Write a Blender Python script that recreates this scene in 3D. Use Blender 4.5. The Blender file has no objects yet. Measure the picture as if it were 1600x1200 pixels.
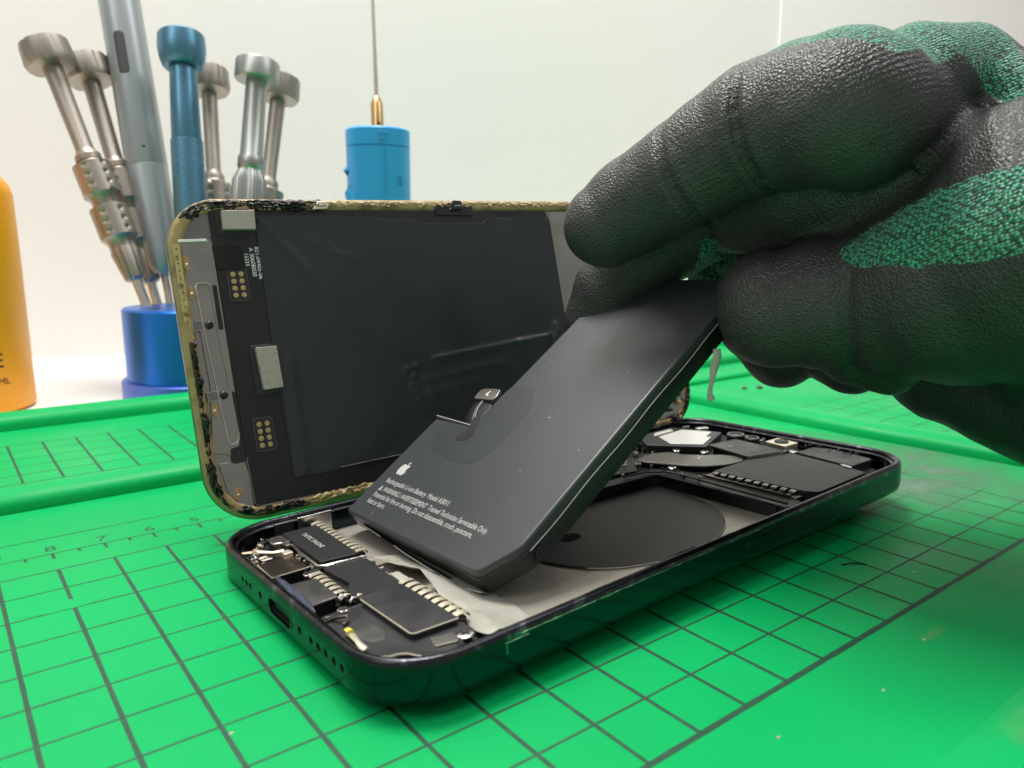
import bpy, bmesh, math, random
import numpy as np
from mathutils import Vector, Matrix
random.seed(7); rng = np.random.default_rng(7)
S = 0.001                      # everything below is written in millimetres
scn = bpy.context.scene
C = scn.collection
R_ = math.radians

# ------------------------------------------------------------------ camera
chains = {"index": [[110.63, -43.52, 65.68, 9.0], [114.16, -47.91, 69.6, 10.0], [117.03, -59.06, 75.47, 10.6], [118.88, -64.81, 79.01, 11.0], [120.67, -72.99, 82.99, 11.8], [121.97, -81.4, 84.34, 12.4], [121.94, -89.13, 84.2, 13.0], [137.2, -88.1, 84.16, 13.0], [160.22, -82.59, 84.93, 12]], "middle": [[126.39, -26.21, 43.35, 8.6], [127.25, -29.05, 50.54, 8.9], [129.1, -36.39, 58.33, 8.9], [132.85, -44.46, 63.78, 9.3], [136.83, -52.57, 69.77, 10.5], [137.52, -72.82, 73.49, 11.5], [141.25, -93.42, 74.78, 13.5]], "ring": [[154.99, -58.84, 37.04, 8.8], [155.92, -50.3, 43.62, 9.2], [151.61, -45.01, 57.53, 10.3], [154.83, -67.64, 64.98, 11], [154.02, -89.65, 67.2, 13]], "pinky": [[156.24, -75.3, 36.79, 7.6], [157.37, -65.08, 40.25, 8.2], [159.24, -61.94, 48.88, 8.8], [162.48, -73.28, 55.17, 9.5], [163.47, -89.06, 57.0, 11.5]], "thumb": [[126.97, -72.5, 50.85, 9.8], [127.27, -74.46, 48.95, 11.0], [132.38, -81.87, 50.7, 12.6], [134.35, -85.93, 50.87, 12.6], [137.21, -92.83, 52.83, 15.0], [139.26, -102.74, 55.76, 18.5], [141.64, -114.91, 61.17, 25]], "meta": [[138.07, -92.4, 90.66, 9.4], [147.58, -95.59, 92.03, 8.6], [151.27, -105.38, 84.34, 8.2], [147.62, -119.97, 70.34, 10]], "palm": [[172.2, -80.43, 78.84, 15], [177.24, -90.51, 74.44, 18], [175.6, -103.45, 68.65, 22]], "palm2": [[160.53, -86.61, 68.73, 13], [163.96, -101.64, 59.82, 19], [162.5, -116.95, 55.51, 26]], "heel": [[164.57, -83.7, 39.49, 9], [164.57, -91.84, 37.66, 12.5], [165.53, -106.1, 34.86, 14], [167.69, -121.29, 32.06, 18]], "fold": [[135.2, -86.37, 40.77, 5.5], [140.81, -90.82, 40.31, 6.8], [142.09, -93.9, 42.42, 5]]}
HO = [134.56, -86.45, 71.43]
K1 = [[-7.03, -12.28], [-4.72, -10.29], [-2.33, -8.02], [2.56, -4.67], [7.38, -4.52], [10.65, -1.8], [18.91, 1.93], [12.68, -17.33], [4.57, -17.31], [3.72, -17.38], [1.37, -16.81], [0.0, -16.95], [-5.5, -15.16]]
K2 = [[-29.31, 22.51], [-24.86, 22.25], [-21.75, 22.56], [-17.49, 20.33], [-13.75, 18.71], [-6.31, 15.09], [-0.12, 16.68], [1.94, 15.65], [9.62, 19.24], [12.88, 16.68], [16.74, 12.78], [22.02, -1.42], [19.45, 40.59], [-41.43, 71.02]]
K3 = [[-24.32, -2.4], [-13.93, -1.2], [-13.93, -12.94], [-24.32, -12.94]]
camR = [[0.791016, -0.611779, 0.004414], [-0.107456, -0.146034, -0.983426], [0.602285, 0.777432, -0.181255]]
camC = [-5.072, -160.643, 61.599]
F = 1182.6968593204847
RP = [[0.999521, -0.014318, -0.027421], [0.015249, 0.999303, 0.03408], [0.026914, -0.034482, 0.999043]]
PO = [35.495, -82.729, 7.48]
BA = [60.923, -17.944, 5.968]
B1 = [0.039404, -0.998605, 0.035147]
B2 = [0.827618, 0.052326, 0.558847]
B3 = [-0.559907, 0.007067, 0.828525]
SO = [37.352, -3.181, 2.269]
S1 = [0.997827, -0.059207, 0.028923]
S2 = [-0.013099, 0.251945, 0.967653]
S3 = [-0.064579, -0.965929, 0.250622]
tools = {"toolA": [[47.05, 225.94, 138.48], [70.57, 192.09, 32.81]], "toolB": [[64.24, 240.6, 137.1], [77.17, 203.82, 33.36]], "pen": [[79.42, 247.05, 187.6], [81.74, 206.19, 47.63]], "penbit": [[81.86, 206.35, 48.76], [81.86, 200.07, 32.83]], "teal": [[94.38, 200.81, 149.35], [85.93, 176.66, 34.24]], "toolD": [[110.44, 219.83, 135.33], [101.49, 193.88, 32.91]], "toolE": [[117.43, 175.38, 133.42], [101.0, 165.0, 34.32]], "toolF": [[135.15, 197.24, 131.56], [113.26, 184.78, 32.97]], "gadget": [[178.16, 183.47, 116.09], [174.58, 178.6, 83.35]], "needle": [[179.37, 186.16, 131.69], [186.03, 200.24, 197.65]], "strip": [[119.56, -66.44, 41.18], [117.83, -67.49, 30.94]]}

cd = bpy.data.cameras.new('camera'); cam = bpy.data.objects.new('camera', cd); C.objects.link(cam)
cr = np.array(camR)
cam.matrix_world = Matrix([[cr[0][i], -cr[1][i], -cr[2][i], camC[i]*S] for i in range(3)] + [[0, 0, 0, 1]])
cd.sensor_width = 36; cd.lens = 36*1182.7/1600; cd.clip_start = 0.01; cd.clip_end = 20
cd.dof.use_dof = True; cd.dof.focus_distance = 0.156; cd.dof.aperture_fstop = 30
scn.camera = cam
scn.render.resolution_x = 1024; scn.render.resolution_y = 768
# ------------------------------------------------------------------ light
w = bpy.data.worlds.new('World'); scn.world = w; w.use_nodes = True
bg = w.node_tree.nodes['Background']; bg.inputs[0].default_value = (1.0, 0.99, 0.97, 1); bg.inputs[1].default_value = 0.34
def area(name, loc, target, size, power, col=(1, .985, .955), size_y=None):
    l = bpy.data.lights.new(name, 'AREA'); l.energy = power; l.color = col; l.size = size*S
    if size_y: l.shape = 'RECTANGLE'; l.size_y = size_y*S
    o = bpy.data.objects.new(name, l); C.objects.link(o); o.location = Vector(loc)*S
    o.rotation_euler = (Vector(target)-Vector(loc)).to_track_quat('-Z', 'Y').to_euler(); return o
area('ceiling_panel_lamp', (110, 190, 860), (120, 60, 0), 360, 8.4, size_y=240)
area('ceiling_tube_lamp', (-420, -60, 760), (80, 0, 0), 240, 2.0, size_y=700)
area('added_glove_lamp', (520, -260, 700), (170, -60, 60), 160, 1.3, size_y=420)  # lamp added for a highlight on the glove, not a known fixture
scn.view_settings.view_transform = 'Standard'; scn.view_settings.look = 'None'
scn.view_settings.gamma = 1; scn.view_settings.exposure = 0.0
try: scn.view_settings.use_curve_mapping = False
except Exception: pass
scn.render.engine = 'CYCLES'

# ------------------------------------------------------------------ materials
def mat(name, col, rough=.5, metal=0., spec=.5, bump=None, mottle=None, coat=0., col2=None, aniso=None, rvar=None, trans=0., alpha=1.):
    """bump=(scale per m, strength, distance mm); mottle=(scale, contrast lo, hi) towards col2"""
    m = bpy.data.materials.new(name); m.use_nodes = True; nt = m.node_tree; b = nt.nodes['Principled BSDF']
    b.inputs['Base Color'].default_value = (*col, 1); b.inputs['Roughness'].default_value = rough
    b.inputs['Metallic'].default_value = metal; b.inputs['Specular IOR Level'].default_value = spec
    b.inputs['Coat Weight'].default_value = coat; b.inputs['Transmission Weight'].default_value = trans; b.inputs['Alpha'].default_value = alpha
    tc = nt.nodes.new('ShaderNodeTexCoord')
    def noise(scale, detail=4, rough_=.55):
        n = nt.nodes.new('ShaderNodeTexNoise'); n.inputs['Scale'].default_value = scale; n.inputs['Detail'].default_value = detail
        n.inputs['Roughness'].default_value = rough_; nt.links.new(tc.outputs['Object'], n.inputs['Vector']); return n
    if mottle:
        n = noise(mottle[0], 6); r = nt.nodes.new('ShaderNodeMapRange'); r.inputs[1].default_value = mottle[1]; r.inputs[2].default_value = mottle[2]
        nt.links.new(n.outputs[0], r.inputs[0]); mx = nt.nodes.new('ShaderNodeMix'); mx.data_type = 'RGBA'
        mx.inputs[6].default_value = (*col, 1); mx.inputs[7].default_value = (*(col2 or tuple(c*.6 for c in col)), 1)
        nt.links.new(r.outputs[0], mx.inputs[0]); nt.links.new(mx.outputs[2], b.inputs['Base Color'])
    if rvar:
        n = noise(rvar[0], 5); r = nt.nodes.new('ShaderNodeMapRange'); r.inputs[1].default_value = .35; r.inputs[2].default_value = .65
        r.inputs[3].default_value = rvar[1]; r.inputs[4].default_value = rvar[2]; nt.links.new(n.outputs[0], r.inputs[0]); nt.links.new(r.outputs[0], b.inputs['Roughness'])
    if bump:
        n = noise(bump[0], 5); bp = nt.nodes.new('ShaderNodeBump'); bp.inputs['Strength'].default_value = bump[1]; bp.inputs['Distance'].default_value = bump[2]*S
        nt.links.new(n.outputs[0], bp.inputs['Height']); nt.links.new(bp.outputs[0], b.inputs['Normal'])
    return m
M = {}
M['mat_green'] = mat('mat_green', (.001, .385, .098), .44, spec=.15, bump=(900, .2, .1), mottle=(14, .35, .75), col2=(.002, .425, .115), rvar=(30, .36, .58))
M['grid_ink'] = mat('grid_ink', (.005, .058, .03), .6, mottle=(500, .5, .8), col2=(.02, .10, .04))
M['desk'] = mat('desk_white', (.86, .85, .82), .45, bump=(300, .05, .1))
M['wall'] = mat('wall_white', (.86, .84, .80), .8, bump=(140, .15, .3), mottle=(6, .3, .8), col2=(.85, .83, .79))
M['wall2'] = mat('wall_pale', (.90, .88, .85), .8)
M['frame'] = mat('frame_midnight', (.036, .050, .064), .14, 1., rvar=(60, .10, .20), mottle=(400, .66, .8), col2=(.12, .13, .14))
M['frame_lip'] = mat('frame_lip', (.045, .047, .053), .26, 1., bump=(900, .3, .2), mottle=(250, .55, .8), col2=(.3, .3, .31))
M['scratch'] = mat('bare_metal', (.72, .70, .66), .35, 1., bump=(2000, .5, .1))
M['hole'] = mat('hole_black', (.004, .004, .004), .8)
M['blk'] = mat('matte_black', (.018, .018, .019), .42, bump=(1500, .08, .03))
M['blk2'] = mat('satin_black', (.026, .027, .029), .36, bump=(500, .1, .05), rvar=(150, .3, .5))
M['pcb'] = mat('pcb_black', (.009, .009, .010), .4, rvar=(100, .35, .55))
M['graymetal'] = mat('gray_metal', (.36, .345, .315), .34, 1., bump=(600, .1, .05), rvar=(120, .28, .42), mottle=(100, .5, .8), col2=(.28, .265, .24))
M['graymetal2'] = mat('dark_gray_metal', (.24, .235, .22), .36, 1., rvar=(90, .3, .42))
M['steel'] = mat('steel_bright', (.78, .76, .72), .22, 1., bump=(900, .2, .05))
M['brown'] = mat('brown_metal', (.13, .11, .10), .33, 1., bump=(500, .3, .1), mottle=(300, .5, .7), col2=(.3, .24, .18))
M['gold'] = mat('gold_contact', (.86, .78, .60), .38, .8, bump=(900, .2, .05))
M['padgold'] = mat('pad_gold', (.50, .37, .17), .45, .6)
M['amber'] = mat('amber_glue', (.36, .20, .07), .3, mottle=(700, .4, .7), col2=(.5, .3, .12))
M['foam'] = mat('conductive_foam', (.44, .40, .345), .55, .35, bump=(2200, .9, .12), mottle=(1600, .4, .65), col2=(.36, .34, .3))
M['film'] = mat('black_film', (.024, .029, .032), .3, spec=.45, bump=(70, .35, .35), rvar=(40, .25, .38))
M['rim'] = mat('rim_gold', (.40, .29, .13), .42, .2, bump=(500, .4, .2), mottle=(140, .5, .72), col2=(.12, .085, .035))
M['rimside'] = mat('rim_side', (.16, .14, .09), .3, .6, mottle=(160, .4, .65), col2=(.05, .045, .035))
M['gunk'] = mat('old_glue_black', (.014, .011, .009), .4, spec=.4, bump=(1500, .8, .25), mottle=(350, .55, .7), col2=(.09, .065, .03))
M['gunkgold'] = mat('old_glue_gold', (.52, .39, .19), .35, bump=(700, .6, .25), mottle=(300, .56, .72), col2=(.07, .05, .025))
M['battery'] = mat('battery_gray', (.052, .056, .060), .34, spec=.5, bump=(45, .16, .5), rvar=(20, .30, .40))
M['battery_side'] = mat('battery_side', (.009, .0095, .011), .45, bump=(250, .2, .1))
M['sticker'] = mat('battery_patch', (.035, .041, .042), .4)
M['tape'] = mat('tape_dark', (.014, .015, .015), .22)
M['print'] = mat('print_silver', (.52, .53, .49), .5)
M['white'] = mat('white_print', (.85, .88, .9), .5)
M['foil'] = mat('foil_cream', (.50, .465, .40), .3, .4, bump=(70, .7, .9), mottle=(60, .4, .7), col2=(.50, .47, .40))
M['adh'] = mat('adhesive_white', (.50, .48, .42), .3, bump=(110, .9, .9), mottle=(110, .4, .7), col2=(.36, .36, .30))
M['adhclear'] = mat('adhesive_clear', (.52, .54, .44), .25, bump=(400, .6, .3), trans=.25)
M['blueglue'] = mat('blue_sealant', (.035, .045, .08), .3, bump=(1500, .7, .2), mottle=(600, .5, .7), col2=(.12, .14, .2))
M['yellow'] = mat('yellow_tip', (.85, .72, .10), .4)
M['lens'] = mat('lens_glass', (.01, .01, .012), .05, coat=1)
M['copper'] = mat('copper_tone', (.28, .09, .05), .5)
M['hblue'] = mat('anodised_blue', (.02, .16, .62), .33, .75, rvar=(60, .28, .4))
M['hblue2'] = mat('anodised_blue_base', (.09, .17, .60), .4, .5)
M['teal'] = mat('anodised_teal', (.11, .26, .37), .36, .85)
M['titan'] = mat('titanium', (.37, .335, .29), .47, 1., bump=(200, .1, .1))
M['titan2'] = mat('titanium_green', (.38, .40, .375), .4, 1.)
M['pen'] = mat('pen_gray', (.42, .445, .465), .38, .6)
M['penbtn'] = mat('pen_button', (.035, .035, .038), .45)
M['engrave'] = mat('engraving', (.10, .09, .08), .6)
M['lightprint'] = mat('light_print', (.7, .72, .75), .5)
M['orange'] = mat('orange_plastic', (.95, .37, .0), .38, spec=.4)
M['brownprint'] = mat('brown_print', (.10, .035, .01), .6)
M['sky'] = mat('skyblue_plastic', (.035, .37, .78), .4, spec=.4)
M['skydark'] = mat('skyblue_mark', (.02, .16, .42), .5)
M['brass'] = mat('brass', (.55, .38, .17), .3, 1.)
M['debris'] = mat('debris_gray', (.10, .12, .09), .7)
M['white_reflection_metal'] = mat('shield_wall_reflection', (.72, .71, .68), .4, .3)  # whitened base colour stands in for the reflected wall

# ------------------------------------------------------------------ helpers
def tag(o, label=None, cat=None, group=None, kind=None):
    if label: o['label'] = label
    if cat: o['category'] = cat
    if group: o['group'] = group
    if kind: o['kind'] = kind
    return o
def frame_matrix(o, a, b, c):
    a, b, c = map(np.array, (a, b, c))
    return Matrix([[a[i], b[i], c[i], o[i]*S] for i in range(3)] + [[0, 0, 0, 1]])
def empty(name, label, cat, mw=None, loc=None, group=None):
    o = bpy.data.objects.new(name, None); C.objects.link(o); o.empty_display_size = .01
    if mw is not None: o.matrix_world = mw
    if loc is not None: o.location = Vector(loc)*S
    return tag(o, label, cat, group)
def mesh_obj(name, verts, faces, m, parent=None, bevel=0, seg=2, smooth=True, ang=40, loc=None):
    me = bpy.data.meshes.new(name); me.from_pydata([(v[0]*S, v[1]*S, v[2]*S) for v in verts], [], faces)
    bm = bmesh.new(); bm.from_mesh(me); bmesh.ops.recalc_face_normals(bm, faces=bm.faces); bm.to_mesh(me); bm.free()
    o = bpy.data.objects.new(name, me); C.objects.link(o)
    for x in (m if isinstance(m, (list, tuple)) else [m]): me.materials.append(x)
    if smooth:
        for p in me.polygons: p.use_smooth = True
    if bevel:
        md = o.modifiers.new('bevel', 'BEVEL'); md.width = bevel*S; md.segments = seg; md.limit_method = 'ANGLE'; md.angle_limit = R_(35)
        md.harden_normals = False
    if smooth: me.set_sharp_from_angle(angle=R_(ang))
    if parent is not None: o.parent = parent
    if loc is not None: o.location = Vector(loc)*S
    return o
class MB:
    def __init__(s): s.v = []; s.f = []
    def add(s, v, f):
        n = len(s.v); s.v += [tuple(map(float, x)) for x in v]; s.f += [tuple(i+n for i in q) for q in f]
    def prism(s, pts, z0, z1):
        n = len(pts); s.add([(x, y, z0) for x, y in pts]+[(x, y, z1) for x, y in pts],
              [tuple(range(n))[::-1], tuple(range(n, 2*n))]+[(i, (i+1) % n, n+(i+1) % n, n+i) for i in range(n)])
    def box(s, x0, x1, y0, y1, z0, z1): s.prism([(x0, y0), (x1, y0), (x1, y1), (x0, y1)], z0, z1)
    def tube(s, pts, r, n=10, flat=1., closed=False, upv=(0, 0, 1)):
        pts = [np.array(p, float) for p in pts]; N = len(pts); rings = []
        rr = r if hasattr(r, '__len__') else [r]*N; up = np.array(upv, float)
        for i, p in enumerate(pts):
            t = pts[(i+1) % N]-pts[i-1] if closed else pts[min(i+1, N-1)]-pts[max(i-1, 0)]
            t = t/(np.linalg.norm(t)+1e-12)
            a = np.cross(up, t)
            if np.linalg.norm(a) < 1e-3: a = np.cross((1, 0, 0), t)
            a /= np.linalg.norm(a); b = np.cross(t, a)
            rings.append([p+rr[i]*(a*math.cos(2*math.pi*k/n)+b*flat*math.sin(2*math.pi*k/n)) for k in range(n)])
        v = [q for rg in rings for q in rg]; f = []
        for i in range(N if closed else N-1):
            j = (i+1) % N
            for k in range(n): f.append((i*n+k, i*n+(k+1) % n, j*n+(k+1) % n, j*n+k))
        if not closed: f += [tuple(range(n))[::-1], tuple((N-1)*n+k for k in range(n))]
        s.add(v, f)
    def lathe(s, prof, n=40, axis=None, o=(0, 0, 0), rfun=None):
        """prof: (t, r) along axis"""
        o = np.array(o, float); ax = np.array(axis if axis is not None else (0, 0, 1), float); ax /= np.linalg.norm(ax)
        a = np.cross(ax, (0, 1, 0.01)); a /= np.linalg.norm(a); b = np.cross(ax, a); v = []; f = []
        for (t, r) in prof:
            for k in range(n):
                th = 2*math.pi*k/n; q = r*(rfun(t, th) if rfun else 1); v.append(o+ax*t+q*(a*math.cos(th)+b*math.sin(th)))
        L = len(prof)
        for i in range(L-1):
            for k in range(n): f.append((i*n+k, i*n+(k+1) % n, (i+1)*n+(k+1) % n, (i+1)*n+k))
        f += [tuple(range(n))[::-1], tuple((L-1)*n+k for k in range(n))]; s.add(v, f)
    def build(s, name, m, parent=None, **k): return mesh_obj(name, s.v, s.f, m, parent, **k)
def rrect(x0, x1, y0, y1, r, n=8):
    p = []
    for cx, cy, a0 in ((x1-r, y0+r, -90), (x1-r, y1-r, 0), (x0+r, y1-r, 90), (x0+r, y0+r, 180)):
        for k in range(n+1):
            a = R_(a0+90*k/n); p.append((cx+r*math.cos(a), cy+r*math.sin(a)))
    return p
def round_poly(pts, r, n=4):
    out = []; N = len(pts)
    for i in range(N):
        p = np.array(pts[i], float); a = np.array(pts[i-1], float)-p; b = np.array(pts[(i+1) % N], float)-p
        la, lb = np.linalg.norm(a), np.linalg.norm(b); q = min(r, la*.45, lb*.45); A = p+a/la*q; B = p+b/lb*q
        for k in range(n+1):
            t = k/n; out.append(tuple((1-t)**2*A+2*t*(1-t)*p+t*t*B))
    return out
def ring_prism(mb, outer, inner, z0, z1):
    n = len(outer)
    v = [(x, y, z) for z in (z0, z1) for x, y in outer]+[(x, y, z) for z in (z0, z1) for x, y in inner]; f = []
    for i in range(n):
        j = (i+1) % n
        f += [(i, j, n+j, n+i), (2*n+i, 3*n+i, 3*n+j, 2*n+j), (n+i, n+j, 3*n+j, 3*n+i), (i, 2*n+i, 2*n+j, j)]
    mb.add(v, f)
def evaluated_mesh(o):
    dg = bpy.context.evaluated_depsgraph_get(); dg.update(); return bpy.data.meshes.new_from_object(o.evaluated_get(dg), depsgraph=dg)
def text_mesh(txt, size, ext=.01, align='LEFT', squeeze=1., spacing=1.):
    c = bpy.data.curves.new('t', 'FONT'); c.body = txt; c.size = size; c.extrude = ext; c.align_x = align; c.space_character = spacing
    o = bpy.data.objects.new('t', c); C.objects.link(o); me = evaluated_mesh(o)
    bpy.data.objects.remove(o); bpy.data.curves.remove(c)
    V = [(v.co.x*squeeze, v.co.y, v.co.z) for v in me.vertices]; F = [tuple(p.vertices) for p in me.polygons]; bpy.data.meshes.remove(me); return V, F
def text_obj(name, txt, size, m, parent, pos, rot=0, ext=.01, align='LEFT', squeeze=1., spacing=1.):
    V, F = text_mesh(txt, size, ext, align, squeeze, spacing); c, s = math.cos(rot), math.sin(rot)
    return mesh_obj(name, [(pos[0]+x*c-y*s, pos[1]+x*s+y*c, pos[2]+z) for x, y, z in V], F, m, parent, smooth=False)
# ================================================================== setting
U = 1.02                                   # printed squares of the mat are 9.5 mm * U
def W(x, y, z=0): return (0.1+U*x, 3.2+U*y, -1.23+U*z)
mb = MB(); mb.box(-900, 1200, -700, 420, -24.3, -4.3); o = mb.build('desk_surface', M['desk'], smooth=False)
tag(o, 'white desk top under the green mat', kind='structure')
wd = np.array([math.cos(R_(-13.5)), math.sin(R_(-13.5))]); wn = np.array([-wd[1], wd[0]])
def slab(name, a, b, th, m, label):
    a = np.array(a); b = np.array(b); d = (b-a)/np.linalg.norm(b-a); n = np.array([-d[1], d[0]])*th
    q = MB(); q.prism([tuple(a), tuple(b), tuple(b+n), tuple(a+n)], -4.3, 900); return tag(q.build(name, m, smooth=False), label, kind='structure')
corner = np.array([562.2, 224.0])
slab('wall', corner-wd*900, corner, 30, M['wall'], 'off-white wall behind the desk')
slab('wall_panel', corner+wd*.8-wn*2, corner+wd*500-wn*2, 30, M['wall2'], 'paler white wall panel at the right')

# ================================================================== green repair mat
mt = empty('repair_mat', 'bright green silicone repair mat with grid lines and raised ridges, under the phone', 'mat', loc=(0, 0, 0))
mb = MB(); X0, X1, Y0, Y1 = -160, 400, -270, 147
mb.prism(rrect(*[W(X0, 0)[0], W(X1, 0)[0], W(0, Y0)[1], W(0, Y1)[1]], 8), -4.25, -1.23); mb.build('base_sheet', M['mat_green'], mt, bevel=.5)
def ridge(pts, wdt, h, name='ridge'):
    """rounded raised rib along a path, ends rounded"""
    P = []; pts = [np.array(p, float) for p in pts]
    for a, b in zip(pts[:-1], pts[1:]):
        n = max(2, int(np.linalg.norm(b-a)/6)); P += [a+(b-a)*k/n for k in range(n)]
    P.append(pts[-1]); N = len(P); prof = []
    for k in range(13):
        a = math.pi*k/12; prof.append((-math.cos(a)*wdt/2, h*math.sin(a)**.65))
    v = []; f = []; n = len(prof)
    d_end = [min(np.linalg.norm(p-P[0]), np.linalg.norm(p-P[-1])) for p in P]
    for i, p in enumerate(P):
        t = P[min(i+1, N-1)]-P[max(i-1, 0)]; t /= np.linalg.norm(t); nn = np.array([-t[1], t[0]])
        e = min(1, d_end[i]/(wdt*.5)); sc = math.sqrt(max(0.02, 1-(1-e)**2))
        for (s_, z) in prof: q = p+nn*s_*sc; v.append((q[0], q[1], -1.26+z*sc))
    for i in range(N-1):
        for k in range(n-1): f.append((i*n+k, i*n+k+1, (i+1)*n+k+1, (i+1)*n+k))
    return mesh_obj(name, v, f, M['mat_green'], mt, ang=80)
def Wp(*pts): return [W(x, y)[:2] for x, y in pts]
ridge(Wp((-155, 47.2), (231, 47.2), (231, 47.2)), 12.5, 4.6)
ridge(Wp((-155, 140.5), (395, 140.5)), 13.2, 5.4)
ridge(Wp((237, 60), (237.5, 20), (238.5, -40), (242.5, -80), (243, -89.5)), 12.5, 4.6)
ridge(Wp((243, 55), (395, 55)), 5, 2.2)
ridge(Wp((243, 88), (395, 88)), 12, 4.6)
ridge(Wp((391, 141), (391, -200)), 12, 5)
# slightly raised front border of the mat
mb = MB(); a, b = W(-159, -127.5), W(230, -127.5); c = W(0, -268)[1]
n = 80; top = []
v = []; f = []
for i in range(n+1):
    x = a[0]+(b[0]-a[0])*i/n
    for (dy, z) in ((0, -1.26), (-1.2, -.9), (-3.4, -.1), (-4.8, .22), (-6.5, .3), (c-a[1], .3)): v.append((x, a[1]+dy, z))
for i in range(n):
    for k in range(5): f.append((i*6+k, i*6+k+1, (i+1)*6+k+1, (i+1)*6+k))
mesh_obj('front_border', v, f, M['mat_green'], mt, ang=80)
# printed lines
mb = MB(); zt = -1.215
def line(x0, y0, x1, y1, wdt, z=zt, wob=.015, mb_=None):
    a = np.array(W(x0, y0)[:2]); b = np.array(W(x1, y1)[:2]); L = np.linalg.norm(b-a); d = (b-a)/L; nn = np.array([-d[1], d[0]])
    k = max(2, int(L/2.5)); vv = []; ff = []
    for i in range(k+1):
        p = a+(b-a)*i/k; ww = wdt*(.5+random.uniform(-.05, .05)); off = random.uniform(-wob, wob)
        vv += [(*(p+nn*(off+ww)), z), (*(p+nn*(off-ww)), z)]
        if i: ff.append((2*i-2, 2*i-1, 2*i+1, 2*i))
    (mb_ or mb).add(vv, ff)
g = 9.69
for j in range(0, 12): line(-19*g if j else -19*g, -j*g, 21.2*g, -j*g, 1.0 if j == 11 else .42, zt)
for i in range(-15, 22): line(i*g, 0, i*g, -11*g, .68, zt+.01)
line(-150, 19.2, 215, 19.2, .42); line(-150, 9.3, 215, 9.3, .42)
for k in range(-15, 23):
    line(.45+k*9.37, 9.3, .45+k*9.37, 6.2, .6, zt+.01)
    line(.45+(k+.5)*9.37, 9.3, .45+(k+.5)*9.37, 7.6, .55, zt+.01)
for y in (65.9, 75, 84, 93.1, 102.5, 111.8): line(-130, y, 215, y, .45)
for k in range(-13, 23): line(.9+k*9.25, 65.9, .9+k*9.25, 111.8, .7, zt+.01)
for k in range(7): line(259, -2.5-10.2*k, 330, -2.5-10.2*k, .5)
for k in range(7): line(268+10*k, 4, 268+10*k, -64, .4, zt+.01)
mesh_obj('grid_print', mb.v, mb.f, M['grid_ink'], mt, smooth=False)
for k, d in enumerate(['9', '8', '7', '6', '5', '4', '3', '2', '1']):
    x, y, _ = W(.45+k*9.37, 11.0); text_obj('ruler_digit', d, 4.2, M['grid_ink'], mt, (x, y, zt), 0, .01, 'CENTER', squeeze=1.15)
# worn, greyed patch with the glove's reflection and shade painted in, and stains
def stain(name, cx, cy, rx, ry, z, m, seed, parent, n=64, amp=.25):
    r = random.Random(seed); ph = [r.uniform(0, 6.28) for _ in range(8)]; pts = []
    for k in range(n):
        t = 2*math.pi*k/n; q = 1+amp*sum(math.sin((i+2)*t+ph[i])/(i+1.5) for i in range(6)); pts.append((cx+rx*q*math.cos(t), cy+ry*q*math.sin(t), z))
    return mesh_obj(name, [(cx, cy, z)]+pts, [(0, 1+k, 1+(k+1) % n) for k in range(n)], m, parent, smooth=False)
def fade_mat(name, col, amount, scale, cx, cy, rx, ry):
    m = mat(name, col, .5); nt = m.node_tree; b = nt.nodes['Principled BSDF']; tc = nt.nodes['Texture Coordinate'] if 'Texture Coordinate' in nt.nodes else nt.nodes.new('ShaderNodeTexCoord')
    mp = nt.nodes.new('ShaderNodeMapping'); mp.vector_type = 'POINT'
    mp.inputs['Location'].default_value = (-cx/rx, -cy/ry, 0); mp.inputs['Scale'].default_value = (1/(rx*S), 1/(ry*S), 0)
    ln = nt.nodes.new('ShaderNodeVectorMath'); ln.operation = 'LENGTH'; nt.links.new(tc.outputs['Object'], mp.inputs['Vector']); nt.links.new(mp.outputs[0], ln.inputs[0])
    n = nt.nodes.new('ShaderNodeTexNoise'); n.inputs['Scale'].default_value = scale; n.inputs['Detail'].default_value = 8; nt.links.new(tc.outputs['Object'], n.inputs['Vector'])
    r = nt.nodes.new('ShaderNodeMapRange'); r.inputs[1].default_value = 1.0; r.inputs[2].default_value = .25; nt.links.new(ln.outputs['Value'], r.inputs[0])
    r2 = nt.nodes.new('ShaderNodeMapRange'); r2.inputs[1].default_value = .25; r2.inputs[2].default_value = .7; nt.links.new(n.outputs[0], r2.inputs[0])
    mu = nt.nodes.new('ShaderNodeMath'); mu.operation = 'MULTIPLY'; nt.links.new(r.outputs[0], mu.inputs[0]); nt.links.new(r2.outputs[0], mu.inputs[1])
    m2 = nt.nodes.new('ShaderNodeMath'); m2.operation = 'MULTIPLY'; m2.inputs[1].default_value = amount; nt.links.new(mu.outputs[0], m2.inputs[0]); nt.links.new(m2.outputs[0], b.inputs['Alpha'])
    return m
cx, cy, _ = W(203, -62); stain('smear_glove_reflection', cx, cy, 44, 52, -1.19, fade_mat('smear_glove_reflection', (.13, .24, .16), 1.1, 60, cx, cy, 46, 52), 3, mt, amp=.08)  # grey colour holds both the mat's wear and the glove's dull reflection
cx, cy, _ = W(101, -133); stain('wear_spot', cx, cy, 7, 4, 0.34, fade_mat('wear_spot', (.35, .42, .16), .35, 200, cx, cy, 7, 4), 5, mt, amp=.1)
cx, cy, _ = W(6, -12); stain('wear_spot', cx+2, cy-5.5, 6.5, 2.2, -1.19, M['mat_green'], 9, mt, amp=.15)
cx, cy, _ = W(118, -113); stain('wear_spot', cx, cy, 5, 1.2, -1.19, fade_mat('wear_spot2', (.35, .5, .2), .4, 400, cx, cy, 5, 1.2), 15, mt, amp=.1)
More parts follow.
